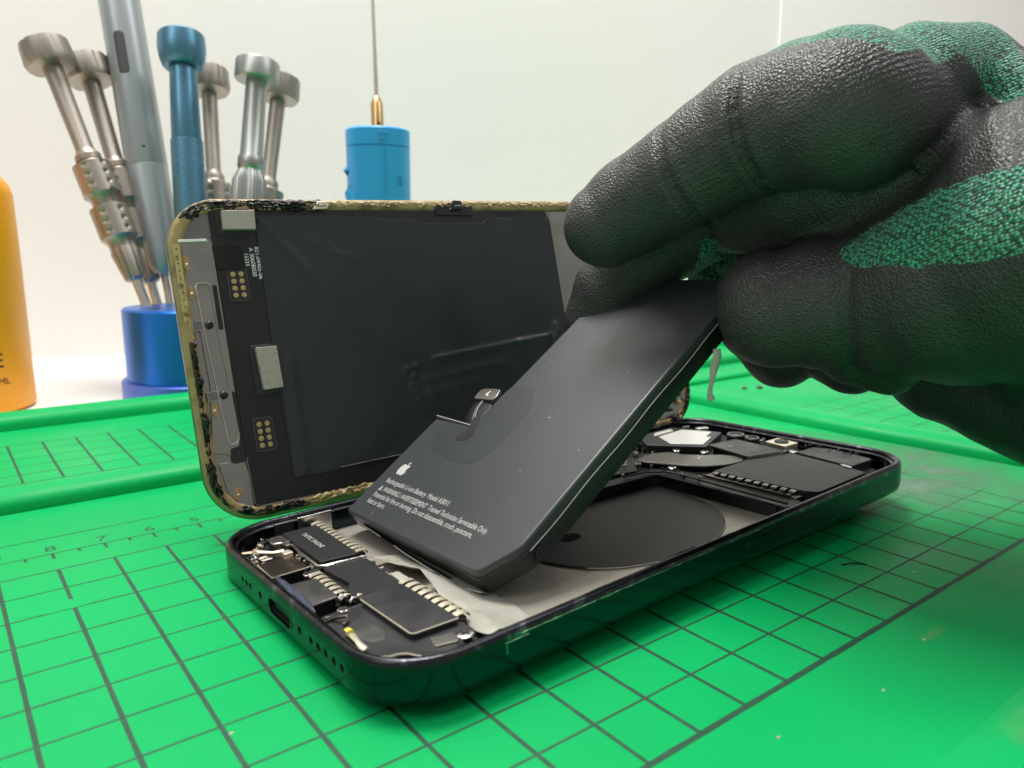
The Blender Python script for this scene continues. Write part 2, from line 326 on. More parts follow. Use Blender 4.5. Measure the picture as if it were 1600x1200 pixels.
# crumbs on the mat
def crumb(name, x, y, r, label, seed, z=-1.2, m=None, stretch=(1, 1, .6)):
    rr = np.random.default_rng(seed); bm = bmesh.new(); bmesh.ops.create_icosphere(bm, subdivisions=2, radius=1)
    v = [tuple(np.array(q.co)*np.array(stretch)*r*(1+rr.uniform(-.3, .3))+np.array((x, y, z+r*.4))) for q in bm.verts]; f = [tuple(q.index for q in p.verts) for p in bm.faces]; bm.free()
    return tag(mesh_obj(name, v, f, m or M['debris'], ang=30), label, 'debris')
for i, (px, lab) in enumerate([((262, 7), 'small grey crumb of debris on the mat beyond the phone, left of a pair'), ((268, 3.5), 'darker crumb of debris on the mat beyond the phone, right of a pair')]):
    cx, cy, _ = W(*px); crumb('crumb', cx+13, cy+28, 1.1+.2*i, lab, i)
cx, cy, _ = W(200, -43); crumb('crumb', cx, cy-24, .5, 'tiny dark speck on the mat right of the phone', 8)
v = MB(); a = np.array(W(131.5, -90, 0)); v.tube([a+(0, 0, .2), a+(1.3, -.5, .25), a+(2.3, -.9, .3), a+(4.0, -2.9, .25)], .14, 6)
tag(v.build('fibre', M['hole']), 'short thin black fibre lying on the grid in front of the phone', 'fibre')
for i, (x, y) in enumerate([(115, -107+-6), (133, -122), (150, -118), (96, -116), (140, -100), (60, -120), (20, -70), (40, -95), (75, -113)]):
    cx, cy, _ = W(x, y); stain('pale_fleck', cx, cy, .4, .18, -1.18 if y > -127 else .33, M['adh'], 40+i, mt, 12)
# ================================================================== phone
phm = frame_matrix(PO, [RP[i][0] for i in range(3)], [RP[i][1] for i in range(3)], [RP[i][2] for i in range(3)])
phone = empty('opened_phone', 'opened dark smartphone body lying on the green mat with its inside exposed', 'phone', mw=phm)
PL, PW, CR = 147.6, 71.6, 12.
def per(inset, n=14):
    return rrect(inset, PL-inset, inset, PW-inset, max(CR-inset, 1.), n)
prof = [(2.3, -5.6), (2.3, -1.3), (1.75, -1.05), (1.6, -.35), (1.2, -.06), (.75, -.03), (.3, -.28), (.08, -.8), (0, -1.5), (0, -5.2), (.12, -6.1), (.5, -6.85), (1.2, -7.3), (2.6, -7.45), (6, -7.5), (6, -6.2)]
P = [per(i) for i, _ in prof]; n = len(P[0]); v = []; f = []
for k, (i, z) in enumerate(prof): v += [(x, y, z) for x, y in P[k]]
K = len(prof)
for k in range(K):
    k2 = (k+1) % K
    for i in range(n): j = (i+1) % n; f.append((k*n+i, k*n+j, k2*n+j, k2*n+i))
fr = mesh_obj('frame', v, f, [M['frame'], M['hole'], M['frame_lip']], phone, ang=50)
# port openings cut into the bottom end and the side button slot
cut = MB()
def xcyl(y, z, r, x0=-1, x1=1.7, n=20): cut.lathe([(0, r), (x1-x0, r)], n, (1, 0, 0), (x0, y, z))
pts = []
for k in range(24):
    a = 2*math.pi*k/24; pts.append((math.cos(a)*1.35+(3.2 if math.cos(a) > 0 else -3.2), math.sin(a)*1.35))
cy_usb = 35.4
cut.add([(x, cy_usb+a, -3.6+b) for x in (-1, 2.9) for a, b in pts], [tuple(range(24))[::-1], tuple(range(24, 48))]+[(i, (i+1) % 24, 24+(i+1) % 24, 24+i) for i in range(24)])
for y in (52.6, 50.6, 48.8): xcyl(y, -3.5, .55)
for y in (44.0, 27.4): xcyl(y, -3.6, .72)
for y in (23.2, 20.6, 18.0, 15.4, 12.8): xcyl(y, -3.6, .66)
co = mesh_obj('cut', cut.v, cut.f, M['hole'], phone, smooth=False)  # hole walls coloured black to stand for the shade deep inside
bo = fr.modifiers.new('b', 'BOOLEAN'); bo.operation = 'DIFFERENCE'; bo.solver = 'EXACT'; bo.object = co
try: bo.material_mode = 'TRANSFER'
except Exception: pass
bpy.context.view_layer.update()
nm = evaluated_mesh(fr); fr.modifiers.clear(); old = fr.data; fr.data = nm; nm.name = 'frame'; bpy.data.objects.remove(co); 
for p in nm.polygons:
    p.use_smooth = True
    c = p.center/S
    if p.material_index != 0 and not (p.material_index < len(nm.materials) and nm.materials[p.material_index] == M['hole']): p.material_index = 0
mi = [i for i, x in enumerate(nm.materials) if x == M['frame_lip']]
if mi:
    for p in nm.polygons:
        if (p.center.z/S > -1.2 and nm.materials[p.material_index] != M['hole']): p.material_index = mi[0]
nm.set_sharp_from_angle(angle=R_(45))
# usb socket metal lip and tongue
mb = MB(); o1 = [(cy_usb+a*1.12, -3.6+b*1.12) for a, b in pts]; i1 = [(cy_usb+a*1.0, -3.6+b*1.0) for a, b in pts]
vv = [(x, a, b) for x in (-.06, .3) for a, b in o1]+[(x, a, b) for x in (-.06, .3) for a, b in i1]; ff = []
for i in range(24):
    j = (i+1) % 24; ff += [(i, j, 24+j, 24+i), (48+i, 72+i, 72+j, 48+j), (i, 48+i, 48+j, j), (24+i, 24+j, 72+j, 72+i)]
mb.add(vv, ff); mb.build('port_lip', M['frame_lip'], phone)
mb = MB(); mb.box(.6, 2.8, cy_usb-3.2, cy_usb+3.2, -3.9, -3.3); mb.build('port_tongue', M['pcb'], phone)
for y in (44.0, 27.4):
    mb = MB(); mb.lathe([(0, .5), (.5, .5)], 5, (1, 0, 0), (.35, y, -3.6)); mb.build('end_screw', M['steel'], phone)
# thin worn line along the lip where the lacquer has rubbed off
mb = MB(); r_ = random.Random(4)
def wear(x0, x1, y, z, t=.1):
    x = x0
    while x < x1:
        l = r_.uniform(2, 7); 
        if r_.random() < .85: mb.tube([(x+k*l/5, y+r_.uniform(-.03, .03), z+r_.uniform(-.05, .05)) for k in range(6)], [t*r_.uniform(.4, 1.2) for _ in range(6)], 5)
        x += l*.97
wear(22, 80, .03, -1.15, .055); wear(19, 20.5, -.01, -1.7, .08)
mb.build('worn_edge', M['scratch'], phone)
mb = MB(); mb.tube([(19.5+5*k, 2.45, -.95+r_.uniform(-.1, .1)) for k in range(12)], .09, 5); mb.tube([(54+2*k, 2.3+r_.uniform(-.15, .15), -.6) for k in range(6)], .14, 5); mb.build('inner_edge_trim', M['steel'], phone)
mb = MB(); mb.tube([(19.3, -.02, -2.0), (19.2, -.03, -3.4)], .05, 5); mb.build('scratch', M['scratch'], phone)
mb = MB(); q = rrect(76.5, 100, -5.2, -2.6, 1.29, 8); mb.add([(x, .12, z) for x, z in q]+[(x, -.12, z) for x, z in q], [tuple(range(len(q))), tuple(range(len(q), 2*len(q)))[::-1]]+[(i, (i+1) % len(q), len(q)+(i+1) % len(q), len(q)+i) for i in range(len(q))])
mb.build('side_button', M['frame'], phone, bevel=.12)
mb = MB(); q = rrect(76.35, 100.15, -5.35, -2.45, 1.4, 8); mb.add([(x, -.01, z) for x, z in q]+[(x, .2, z) for x, z in q], [tuple(range(len(q))), tuple(range(len(q), 2*len(q)))[::-1]]+[(i, (i+1) % len(q), len(q)+(i+1) % len(q), len(q)+i) for i in range(len(q))])
mb.build('button_gap', M['hole'], phone)
mb = MB(); mb.prism(per(2.35), -5.9, -5.55); mb.build('inner_floor', M['foil'], phone, smooth=False)
mb = MB(); mb.prism(per(5.5), -7.6, -7.35); mb.build('back_glass', M['blk2'], phone, smooth=False)
mb = MB(); mb.prism(rrect(106, 140, 6, 40, 8), -11.0, -7.55); mb.build('camera_bump', M['blk2'], phone, bevel=.8)

def plate(name, pts, z1, z0=-5.5, m='blk', r=.6, bevel=.12, label=None, mbx=None):
    mb = mbx or MB(); mb.prism(round_poly(pts, r), z0, z1); o = mb.build(name, M[m], phone, bevel=bevel)
    if label: o['label'] = label
    return o
def edge(name, pts, z, t=.13, m='steel', closed=False):
    mb = MB(); mb.tube([(x, y, z) for x, y in pts], t, 6, closed=closed); return mb.build(name, M[m], phone)
def springs(name, a, b, n, z, lng, m='gold', wdt=None):
    """row of bent contact fingers from a to b, each an arch reaching sideways by lng"""
    a = np.array(a, float); b = np.array(b, float); L = np.linalg.norm(b-a); d = (b-a)/L; nn = np.array([-d[1], d[0]]); wdt = wdt or L/n*.62
    for i in range(n):
        c = a+d*L*(i+.5)/n; v = []; f = []
        arc = [(-.5, .0), (-.42, .35), (-.2, .55), (.1, .58), (.35, .4), (.5, 0), (.52, -.8)]
        for (s_, h) in arc:
            for sg in (-1, 1): q = c+nn*s_*lng+d*sg*wdt/2; v.append((q[0], q[1], z+h*.62))
        for (s_, h) in arc:
            for sg in (-1, 1): q = c+nn*s_*lng+d*sg*wdt/2; v.append((q[0], q[1], z+h*.62-.15))
        K_ = len(arc)
        for k in range(K_-1):
            a0 = 2*k; f += [(a0, a0+1, a0+3, a0+2), (2*K_+a0, 2*K_+a0+2, 2*K_+a0+3, 2*K_+a0+1), (a0, a0+2, 2*K_+a0+2, 2*K_+a0), (a0+1, 2*K_+a0+1, 2*K_+a0+3, a0+3)]
        f += [(0, 2*K_, 2*K_+1, 1), (2*K_-2, 2*K_-1, 4*K_-1, 4*K_-2)]
        mesh_obj(name, v, f, M[m], phone, ang=30)
def screw(name, x, y, z, r, m='steel'):
    mb = MB(); mb.lathe([(-1.2, r), (-.12, r), (0, r*.86), (0, r*.4), (-.25, r*.32)], 24, (0, 0, 1), (x, y, z)); o = mb.build(name, M[m], phone)
    b = MB()
    for k in range(2):
        c, s_ = math.cos(k*1.57+.3), math.sin(k*1.57+.3); hw, hl = r*.1, r*.62
        b.prism([(x+c*hl-s_*hw, y+s_*hl+c*hw), (x-c*hl-s_*hw, y-s_*hl+c*hw), (x-c*hl+s_*hw, y-s_*hl-c*hw), (x+c*hl+s_*hw, y+s_*hl-c*hw)], z+.005, z+.03)
    s = b.build('cross_slot', M['hole'], o, smooth=False); return o
# dark tray under the end components
plate('end_tray', [(2.7, 12), (4.2, 8), (7.5, 4.6), (12, 2.9), (21, 2.9), (21, 68.6), (12, 68.7), (7, 66.6), (3.8, 63), (2.7, 58)], -4.2, m='pcb')
# linear vibration motor with lettering
plate('vibration_motor', [(12.0, 45.6), (19.0, 44.6), (19.6, 64.6), (12.4, 64.8)], -1.55, m='blk', r=.5)
text_obj('lettering', 'TAPTIC ENGINE', 1.45, M['print'], phone, (15.0, 61.6, -1.53), R_(-90.5), .01, squeeze=.92)
mb = MB(); mb.tube([(12.0, 58.5, -2.1), (11.5, 54, -2.2), (11.3, 45.2, -2.2), (12.2, 44.2, -2.1), (19.2, 43.4, -2.1), (19.9, 43.5, -2.3)], .38, 8); mb.tube([(11.8, 65, -2.2), (11.6, 60.5, -2.3)], .3, 8); mb.build('motor_clip', M['steel'], phone)
plate('motor_bracket', [(10.6, 58.6), (12, 58.6), (12, 61.2), (10.6, 61.2)], -1.9, m='graymetal2')
plate('contact_base', [(19.7, 46.5), (21.5, 46.3), (21.9, 67.5), (20.1, 67.6)], -2.7, m='pcb')
springs('contact_finger', (20.9, 67.8), (20.5, 46.0), 12, -2.3, 2.6)
# left corner clutter
r_ = random.Random(11)
plate('corner_bracket', [(5.5, 54.5), (10.5, 54.5), (10.8, 61), (6.5, 61)], -3.2, m='brown')
mb = MB(); mb.tube([(3.2, 61.8, -2.3), (5.5, 59.8, -2), (7.6, 57.6, -2.1), (9.6, 57.2, -2.2)], [.35, .6, .45, .7], 8, flat=.5); mb.build('bent_spring', M['gold'], phone)
plate('cable_loop', round_poly([(8.8, 61.5), (13, 60.5), (13.6, 65), (9.5, 65.8)], 1.6), -2.0, -3.5, m='graymetal', bevel=.3)
for i in range(5):
    x, y = 3.3+r_.uniform(0, 3), 53.4+r_.uniform(0, 3.6); plate('small_clip', [(x, y), (x+1.7, y+.2), (x+1.5, y+1.1), (x-.1, y+.9)], -2.1-r_.uniform(0, .8), -4, m=r_.choice(['gold', 'steel', 'gold']), r=.15)
for i in range(95):
    t = r_.random(); x = 2.6+r_.uniform(0, 1.1)+(1-t)**2*3.5; y = 50+t*11+(1-t)*10
    a = r_.uniform(0, 1); x = 2.9+a*a*6+r_.uniform(0, .8); y = 54.5+a*11.3-r_.uniform(0, 1.6)
    mb = MB(); rr = r_.uniform(.1, .38); mb.lathe([(-rr, rr*.4), (0, rr), (rr*.8, rr*.5)], 7, (r_.uniform(-.5, .5), r_.uniform(-.5, .5), 1), (x, y, -1.6-r_.uniform(0, .8))); mb.build('grit', M[r_.choice(['gunk', 'steel', 'graymetal', 'brown', 'gunkgold'])], phone)
plate('edge_shim', [(12.5, 68.9), (16.5, 68.9), (16.5, 69.6), (12.5, 69.6)], -.9, m='graymetal2', r=.1)
plate('edge_shim', [(17.5, 68.8), (25, 68.8), (25, 69.3), (17.5, 69.3)], -.7, m='steel', r=.1)
# first metal lid beside the port
plate('metal_lid', [(2.9, 45.6), (9.8, 45.8), (9.6, 53.6), (7.6, 53.8), (3.2, 53.2)], -1.9, -2.3, m='brown', r=.35)
plate('lid_base', [(3.3, 46.1), (9.2, 46.2), (9.0, 53.2), (3.6, 52.8)], -2.32, m='pcb')
edge('lid_edge', [(3.0, 53.1), (2.85, 45.7), (9.8, 45.75)], -1.95, .13, 'gold')
for x, y in ((5.2, 46.9), (8.6, 49.5)): mb = MB(); mb.box(x, x+.3, y, y+1.0, -1.92, -1.88); mb.build('lid_slot', M['hole'], phone, smooth=False)
plate('small_clip', [(8.3, 53.6), (10.2, 53.7), (10, 55.6), (8.4, 55.4)], -1.5, -3.2, m='gold', r=.3)
# port block lid with contacts
plate('port_lid', [(3.1, 30.4), (8.2, 30.8), (8.5, 39.8), (3.4, 40.6)], -1.7, -2.2, m='graymetal2', r=.4)
plate('port_block', [(3.3, 30.7), (8.0, 31), (8.3, 39.6), (3.6, 40.2)], -2.22, m='pcb')
edge('lid_edge', [(3.2, 30.5), (8.1, 30.7)], -1.8, .13, 'steel')
springs('contact_finger', (9.4, 42.8), (9.1, 31.4), 6, -2.1, 2.5)
plate('small_clip', [(7.4, 42.2), (10.6, 42.4), (10.4, 43.9), (7.6, 43.7)], -1.8, -4, m='steel', r=.5)
mb = MB(); mb.tube([(2.9, 43.6, -1.1), (2.75, 40, -1.0), (2.7, 35, -1.05), (2.6, 30, -1.1), (2.5, 26.8, -1.3)], [.35, .6, .7, .65, .2], 10, flat=.7); mb.build('sealant_bead', M['blueglue'], phone)
for i in range(5):
    x, y = 7.6+r_.uniform(-.5, 3), 28.2+r_.uniform(-.3, 2.4); mb = MB(); mb.tube([(x, y, -2.0), (x+.7, y+.5, -1.7), (x+1.5, y+.3, -1.9)], [.15, .32, .12], 6, flat=.6); mb.build('bent_tab', M[['steel', 'gold', 'graymetal'][i % 3]], phone)
screw('board_screw', 6.9, 26.3, -1.9, .95)
# centre flex cable, stepping over the tray
plate('flex_cover', [(11.2, 43.4), (18.9, 42.6), (18.6, 27.6), (10.3, 27.3), (10.2, 31.5), (12.0, 34)], -1.75, m='blk', r=.8)
plate('flex_step', [(9.9, 43.6), (11.4, 43.4), (12.1, 33.6), (10.5, 31.4), (10.2, 37)], -2.6, m='pcb', r=.4)
edge('flex_edge', [(19.2, 42.4), (19.1, 37)], -2.0, .12, 'steel')
plate('chrome_strip', [(13.6, 43.1), (18.6, 42.6), (18.6, 43.0), (13.6, 43.5)], -1.5, -3, m='steel', r=.1)
# loudspeaker with its plate
plate('base_plate', [(3.0, 12.5), (3.2, 27.0), (10.4, 27.1), (18.8, 27.0), (19.0, 7.2), (16, 4.0), (10.5, 4.2), (8.6, 7.0), (7.0, 8.6), (5.4, 8.6)], -2.4, m='blk2', r=.9)
edge('plate_edge', [(3.0, 26.4), (2.95, 12.9), (3.6, 10.8), (5.4, 9.2), (6.8, 8.9), (7.8, 8.2), (8.6, 6.6), (9.6, 5.6), (11.4, 5.5)], -2.38, .12, 'gold')
plate('loudspeaker', [(10.3, 10.9), (18.2, 10.4), (18.0, 27.3), (10.1, 26.6)], -1.35, m='blk2', r=.7, bevel=.18)
edge('speaker_edge', [(10.05, 26.4), (10.2, 11.4), (10.6, 10.8), (18.1, 10.35)], -1.45, .13, 'gold')
springs('contact_finger', (19.4, 28.6), (19.4, 10.8), 9, -1.7, 2.7)
plate('contact_base', [(18.4, 10.9), (20.2, 10.9), (20.2, 28.5), (18.4, 28.5)], -2.1, m='pcb')
mb = MB(); mb.tube([(3.9, 18.6, -1.9), (3.9, 17.2, -1.7), (3.6, 15, -1.65), (3.4, 13, -1.7), (3.5, 12.2, -1.8)], [.42, .55, .42, .62, .5], 8, flat=.45); mb.build('spring_tab', M['gold'], phone)
mb = MB(); mb.tube([(3.95, 18.9, -1.45), (3.92, 17.6, -1.3)], [.5, .55], 8, flat=.4); mb.build('spring_tip', M['yellow'], phone)
stain('tape_patch', 6.6, 17.2, 2.3, 2.9, -2.36, M['graymetal2'], 6, phone, amp=.2)
mb = MB(); mb.tube([(4.2, 24.6, -2.2), (4.9, 23.4, -1.6), (5.9, 22.9, -1.6), (5.6, 22.0, -2.0), (4.6, 21.7, -2.1)], .25, 8); mb.build('bent_spring', M['brown'], phone)
screw('board_screw', 16.0, 5.6, -1.2, 1.35)
plate('post', [(14.3, 4.1), (17.8, 4.0), (18.1, 7.4), (14.6, 7.4)], -2.6, m='blk', r=.8)
plate('corner_block', [(8.6, 5.6), (10.6, 4.2), (11.8, 4.2), (11.2, 5.2), (9.2, 6.6)], -1.9, m='pcb', r=.3)
plate('lower_shelf', [(11.6, 7.0), (15.6, 5.9), (15.9, 8.6), (12.2, 9.6)], -2.2, m='graymetal2', r=.3); edge('shelf_edge', [(11.7, 6.9), (15.6, 5.8)], -2.2, .1, 'gold')
# bay: curled adhesive sheets under the battery
def sheet(name, rows, m, parent=phone, th=.12):
    """rows: list of polylines (same count) -> thin curved sheet"""
    if parent is phone:
        def mid(L): return [tuple(np.array(a)) for i, a in enumerate(L) for a in ([L[i]] if i == len(L)-1 else [L[i], tuple((np.array(L[i])+np.array(L[i+1]))/2)])]
        rows = [mid(r0) for r0 in rows]; rows = [rr for i, r0 in enumerate(rows) for rr in ([r0] if i == len(rows)-1 else [r0, [tuple((np.array(p)+np.array(q_))/2) for p, q_ in zip(r0, rows[i+1])]])]
    v = []; f = []; n = len(rows[0]); k = len(rows)
    for r0 in rows: v += list(r0)
    for r0 in rows: v += [(x, y, z-th) for x, y, z in r0]
    N = n*k
    for i in range(k-1):
        for j in range(n-1): a = i*n+j; f += [(a, a+1, a+n+1, a+n), (N+a, N+a+n, N+a+n+1, N+a+1)]
    bd = [j for j in range(n)]+[i*n+n-1 for i in range(1, k)]+[(k-1)*n+j for j in range(n-2, -1, -1)]+[i*n for i in range(k-2, 0, -1)]
    for a, b in zip(bd, bd[1:]+bd[:1]): f.append((a, N+a, N+b, b))
    if parent is phone:
        q = random.Random(len(rows[0])*7+1); v = [(x+q.uniform(-.15, .15), y+q.uniform(-.3, .3), z+q.uniform(-.28, .28)) for x, y, z in v[:N]]; v = v+[(x, y, z-th) for x, y, z in v]
    o = mesh_obj(name, v, f, m, parent, ang=60); md = o.modifiers.new('s', 'SUBSURF'); md.levels = 2; md.render_levels = 2; return o
sheet('adhesive_sheet', [[(22.0, 45.5, -3.6), (22.3, 40, -2.9), (22.2, 35.6, -1.9), (22.3, 33.2, -1.6)], [(24.5, 45.8, -4.2), (24.6, 40, -3.8), (24.3, 35, -3.0), (24.2, 32.4, -2.4)], [(29, 46, -5.0), (29, 40, -4.9), (29, 34, -4.6), (28.5, 31.2, -4.2)]], M['adh'])
plate('adhesive_flap', [(20.4, 31.0), (22.3, 31.2), (22.6, 36), (20.8, 36.2)], -3.4, -3.6, m='adh', r=.3)
sheet('adhesive_sheet', [[(23.2, 30.4, -1.2), (22.6, 26.5, -1.5), (21.4, 21, -2.4), (20.6, 15, -3.2), (19.9, 9.5, -3.4), (19.4, 5.4, -2.8)], [(25, 30.2, -2.4), (24.4, 26, -2.5), (23.6, 20.5, -2.8), (23.2, 15, -3.0), (22.4, 9, -2.6), (21.4, 4.4, -1.9)], [(28.5, 30.2, -4.6), (28.5, 26, -4.6), (28.8, 20, -4.6), (28.4, 14, -4.6), (27.6, 8.5, -4.4), (25.8, 3.6, -4.0)], [(31, 30, -5.3), (31.5, 26, -5.3), (32, 20, -5.3), (32, 14, -5.3), (31, 8, -5.3), (29, 3.4, -5.2)]], M['adh'])
# wireless charging coil under black film
cs = []
for k in range(72):
    t = 2*math.pi*k/72; ex = 2.3; cx_, cy_ = math.cos(t), math.sin(t)
    cs.append((71.3+25.8*abs(cx_)**(2/ex)*math.copysign(1, cx_), 33.6+25.0*abs(cy_)**(2/ex)*math.copysign(1, cy_)))
mb = MB(); mb.prism(cs, -5.5, -5.15); mb.build('charging_coil', M['blk'], phone, bevel=.15)
mb = MB(); mb.prism([(58.6+2.7*math.cos(k*.35), 29.6+1.9*math.sin(k*.35)) for k in range(18)], -5.16, -5.1); mb.build('coil_mark', M['hole'], phone)
edge('coil_edge', [cs[k] for k in range(44, 62)], -5.3, .12, 'foil')
# logic board side strip and step
plate('board_side_wall', [(98.6, 5.2), (104.5, 5.2), (104.8, 39.5), (101.6, 44), (62, 47.5), (62, 60), (58, 60), (58, 44.4), (98, 40.6)], -2.6, m='pcb', r=1.5)
plate('logic_board', [(56, 46.5), (99, 42.6), (104, 38), (104, 4.6), (108, 3.2), (136, 3.0), (144, 12), (144.4, 60), (136, 68.8), (60, 69)], -3.4, m='pcb', r=1.5)
for (z, t, y0) in ((-2.0, .28, 99.2), (-2.9, .2, 98.9)):
    mb = MB(); mb.tube([(y0, 5.6, z), (y0+.3, 20, z), (y0+1.0, 32, z), (y0+.6, 39, z), (y0-3, 42.3, z), (y0-10, 43.4, z)], t, 8); mb.build('board_rail', M['blk2'], phone)
text_obj('lettering', '8Y MR2K', 1.2, M['print'], phone, (98.52, 0, 0), 0) if False else None
plate('side_flex', [(98.0, 7.5), (98.5, 7.5), (98.9, 31), (98.4, 31)], -2.9, -5.2, m='blk', r=.1)
mb = MB(); mb.lathe([(-2, .9), (0, .9), (.2, .6)], 12, (0, 0, 1), (88.5, 43.4, -3.4)); mb.build('copper_tab', M['copper'], phone)
plate('copper_strip', [(90, 43.1), (95, 42.6), (95, 43.0), (90, 43.5)], -3.1, -5, m='copper', r=.1)
# upper right shield with contact row
plate('board_shield', [(106.9, 30.4), (107.8, 7.2), (109.6, 4.4), (130.0, 4.4), (131.4, 9.6), (133.6, 25.8), (127, 30.6), (124.5, 33), (121, 30)], -1.5, m='blk', r=.7)
springs('contact_finger', (106.9, 30.4), (107.2, 8.0), 10, -1.95, 2.2, m='graymetal')
plate('contact_base', [(104.6, 6.8), (107.8, 6.8), (107.6, 31.4), (104.6, 31.4)], -2.35, m='graymetal2')
mb = MB(); mb.tube([(104.4, 31.5, -2.2), (104.4, 20, -2.2), (104.4, 8, -2.2)], .22, 8); mb.build('board_rail', M['brown'], phone)
plate('speaker_plate', [(132.0, 9.0), (141.4, 8.4), (143.5, 20), (142.2, 24.6), (134.6, 25.0)], -1.3, m='blk2', r=1.2)
plate('shiny_clip', [(133.6, 25.2), (135.4, 25.0), (135.6, 28), (133.8, 28.4)], -1.25, -2.5, m='steel', r=.2)
plate('shiny_clip', [(130.5, 8.6), (131.4, 8.4), (132.1, 11.2), (131.2, 11.4)], -1.2, -2.0, m='steel', r=.15)
plate('connector_cover', [(121.5, 30.6), (132.8, 27.0), (134.6, 43.6), (124.4, 45.2)], -.95, -1.6, m='blk2', r=.8)
plate('connector_block', [(122.5, 31.6), (132, 28.6), (133.4, 42.6), (125.0, 44.2)], -1.62, m='pcb')
mb = MB(); mb.tube([(121.6, 30.6, -1.4), (124, 29.4, -1.5), (130, 27.7, -1.5), (134, 26.8, -1.3), (134.4, 28, -1.2)], .35, 8); mb.build('cable', M['blk'], phone)
# swooping grey flex cable
fx = [(101, 50.4), (104.6, 44.5), (107, 38.6), (109.6, 34.6), (114, 32.0), (120.5, 31.0), (123, 33.6), (121, 38.4), (117.5, 41.4), (114.2, 45.5), (114, 50), (108, 52.5)]
plate('flex_cable', fx, -1.75, -2.0, m='graymetal2', r=2, bevel=.05); plate('flex_support', [(102, 50), (105, 44.5), (110, 35.6), (119.5, 32), (120, 36), (112, 46), (107, 51.5)], -2.05, m='pcb', r=1.5)
mb = MB(); mb.tube([(101.2, 47.6, -1.7), (103.2, 43.6, -1.75), (105.6, 38.4, -1.7), (108.6, 34.2, -1.7), (113.4, 31.2, -1.75), (119, 30.4, -1.8), (121.4, 30.4, -1.5)], .3, 8); mb.build('cable', M['blk'], phone)
plate('flex_cover', [(100.5, 50), (96, 61), (84, 62), (84, 48), (96, 45)], -2.2, m='blk2', r=1.2)
edge('flex_edge', [(88, 56), (97, 49.4)], -2.0, .3, 'gold')
for x, y in ((92, 50), (90, 60), (98, 53), (86, 53)): plate('small_clip', [(x, y), (x+2.2, y+.4), (x+1.8, y+1.5), (x-.3, y+1)], -2.0, -2.6, m='graymetal', r=.3)
for x, y, r in ((99.6, 48.2, .9), (102.9, 39.8, 1.1), (116.2, 49.4, 1.0), (120.2, 43.2, 1.1), (115.6, 41.2, .8), (98.5, 51.6, .6)): screw('board_screw', x, y, -1.6, r)
for x, y in ((101.2, 35.5), (101.6, 30.5)): mb = MB(); mb.lathe([(-.5, .4), (.2, .5), (.5, .2)], 8, (0, 0, 1), (x, y, -2.2)); mb.build('solder_dot', M['steel'], phone)
# polished shield, coloured white for the wall's reflection, black frame round it
plate('shield_base', [(113.6, 57.6), (123.0, 44.8), (139.2, 51.6), (134.6, 66.2), (119.6, 66.2)], -1.2, m='blk2', r=.4)
plate('polished_shield', [(118.6, 53.4), (124.0, 46.6), (132.2, 50.0), (131.6, 51.4), (137.2, 53.6), (133.6, 61.6), (122.6, 61.0)], -1.02, -1.18, m='white_reflection_metal', r=.25, bevel=.04)
plate('polished_shield', [(122, 62.4), (131, 62.4), (132.0, 64.6), (125, 64.6)], -1.02, -1.18, m='white_reflection_metal', r=.6, bevel=.04)
plate('antenna_block', [(108, 61.4), (113.4, 59), (114.8, 62.6), (110, 64.6)], -.9, m='blk', r=.6)
plate('edge_clip', [(137.2, 58.6), (141.0, 57.2), (141.4, 59), (138, 60.4)], -1.0, -2, m='steel', r=.4)
plate('edge_clip', [(136.4, 63.4), (138.6, 62.6), (138.8, 63.4), (136.8, 64.4)], -1.0, -2, m='graymetal', r=.2)
for (x, y, r) in ((138.6, 46.4, 2.5), (138.4, 40.8, 2.0)):
    mb = MB(); mb.lathe([(-3, r), (-.2, r), (0, r*.9), (0, r*.62), (-.25, r*.55)], 28, (0, 0, 1), (x, y, -.75)); o = mb.build('front_sensor', M['blk2'], phone)
    mb = MB(); mb.lathe([(0, r*.5), (.06, r*.45), (.12, r*.2)], 24, (0, 0, 1), (x, y, -1.0)); mb.build('sensor_lens', M['lens'], o)
    mb = MB(); q1 = [(x+r*.92*math.cos(k*.2618), y+r*.92*math.sin(k*.2618)) for k in range(24)]; q2 = [(x+r*.74*math.cos(k*.2618), y+r*.74*math.sin(k*.2618)) for k in range(24)]; ring_prism(mb, q1, q2, -.76, -.66); mb.build('sensor_ring', M['graymetal'], o)
oc = plate('front_camera', [(135.2, 28.6), (140.6, 28.2), (141.6, 35.0), (136.0, 35.2)], -.45, -3, m='gold', r=.3)
oc2 = MB(); oc2.lathe([(0, 1.9), (.35, 1.8), (.5, 1.3), (.3, 1.1), (.3, .6)], 28, (0, 0, 1), (138.4, 31.8, -.46)); o2 = oc2.build('camera_barrel', M['blk2'], oc)
for i in range(26):
    x, y = 141.5+r_.uniform(-2.2, 2.2), 10+r_.uniform(0, 18); mb = MB(); rr = r_.uniform(.15, .45); mb.lathe([(-rr, rr*.4), (0, rr), (rr*.8, rr*.5)], 7, (r_.uniform(-.5, .5), r_.uniform(-.5, .5), 1), (x, y, -1.1-r_.uniform(0, .5))); mb.build('grit', M['gunk'], phone)

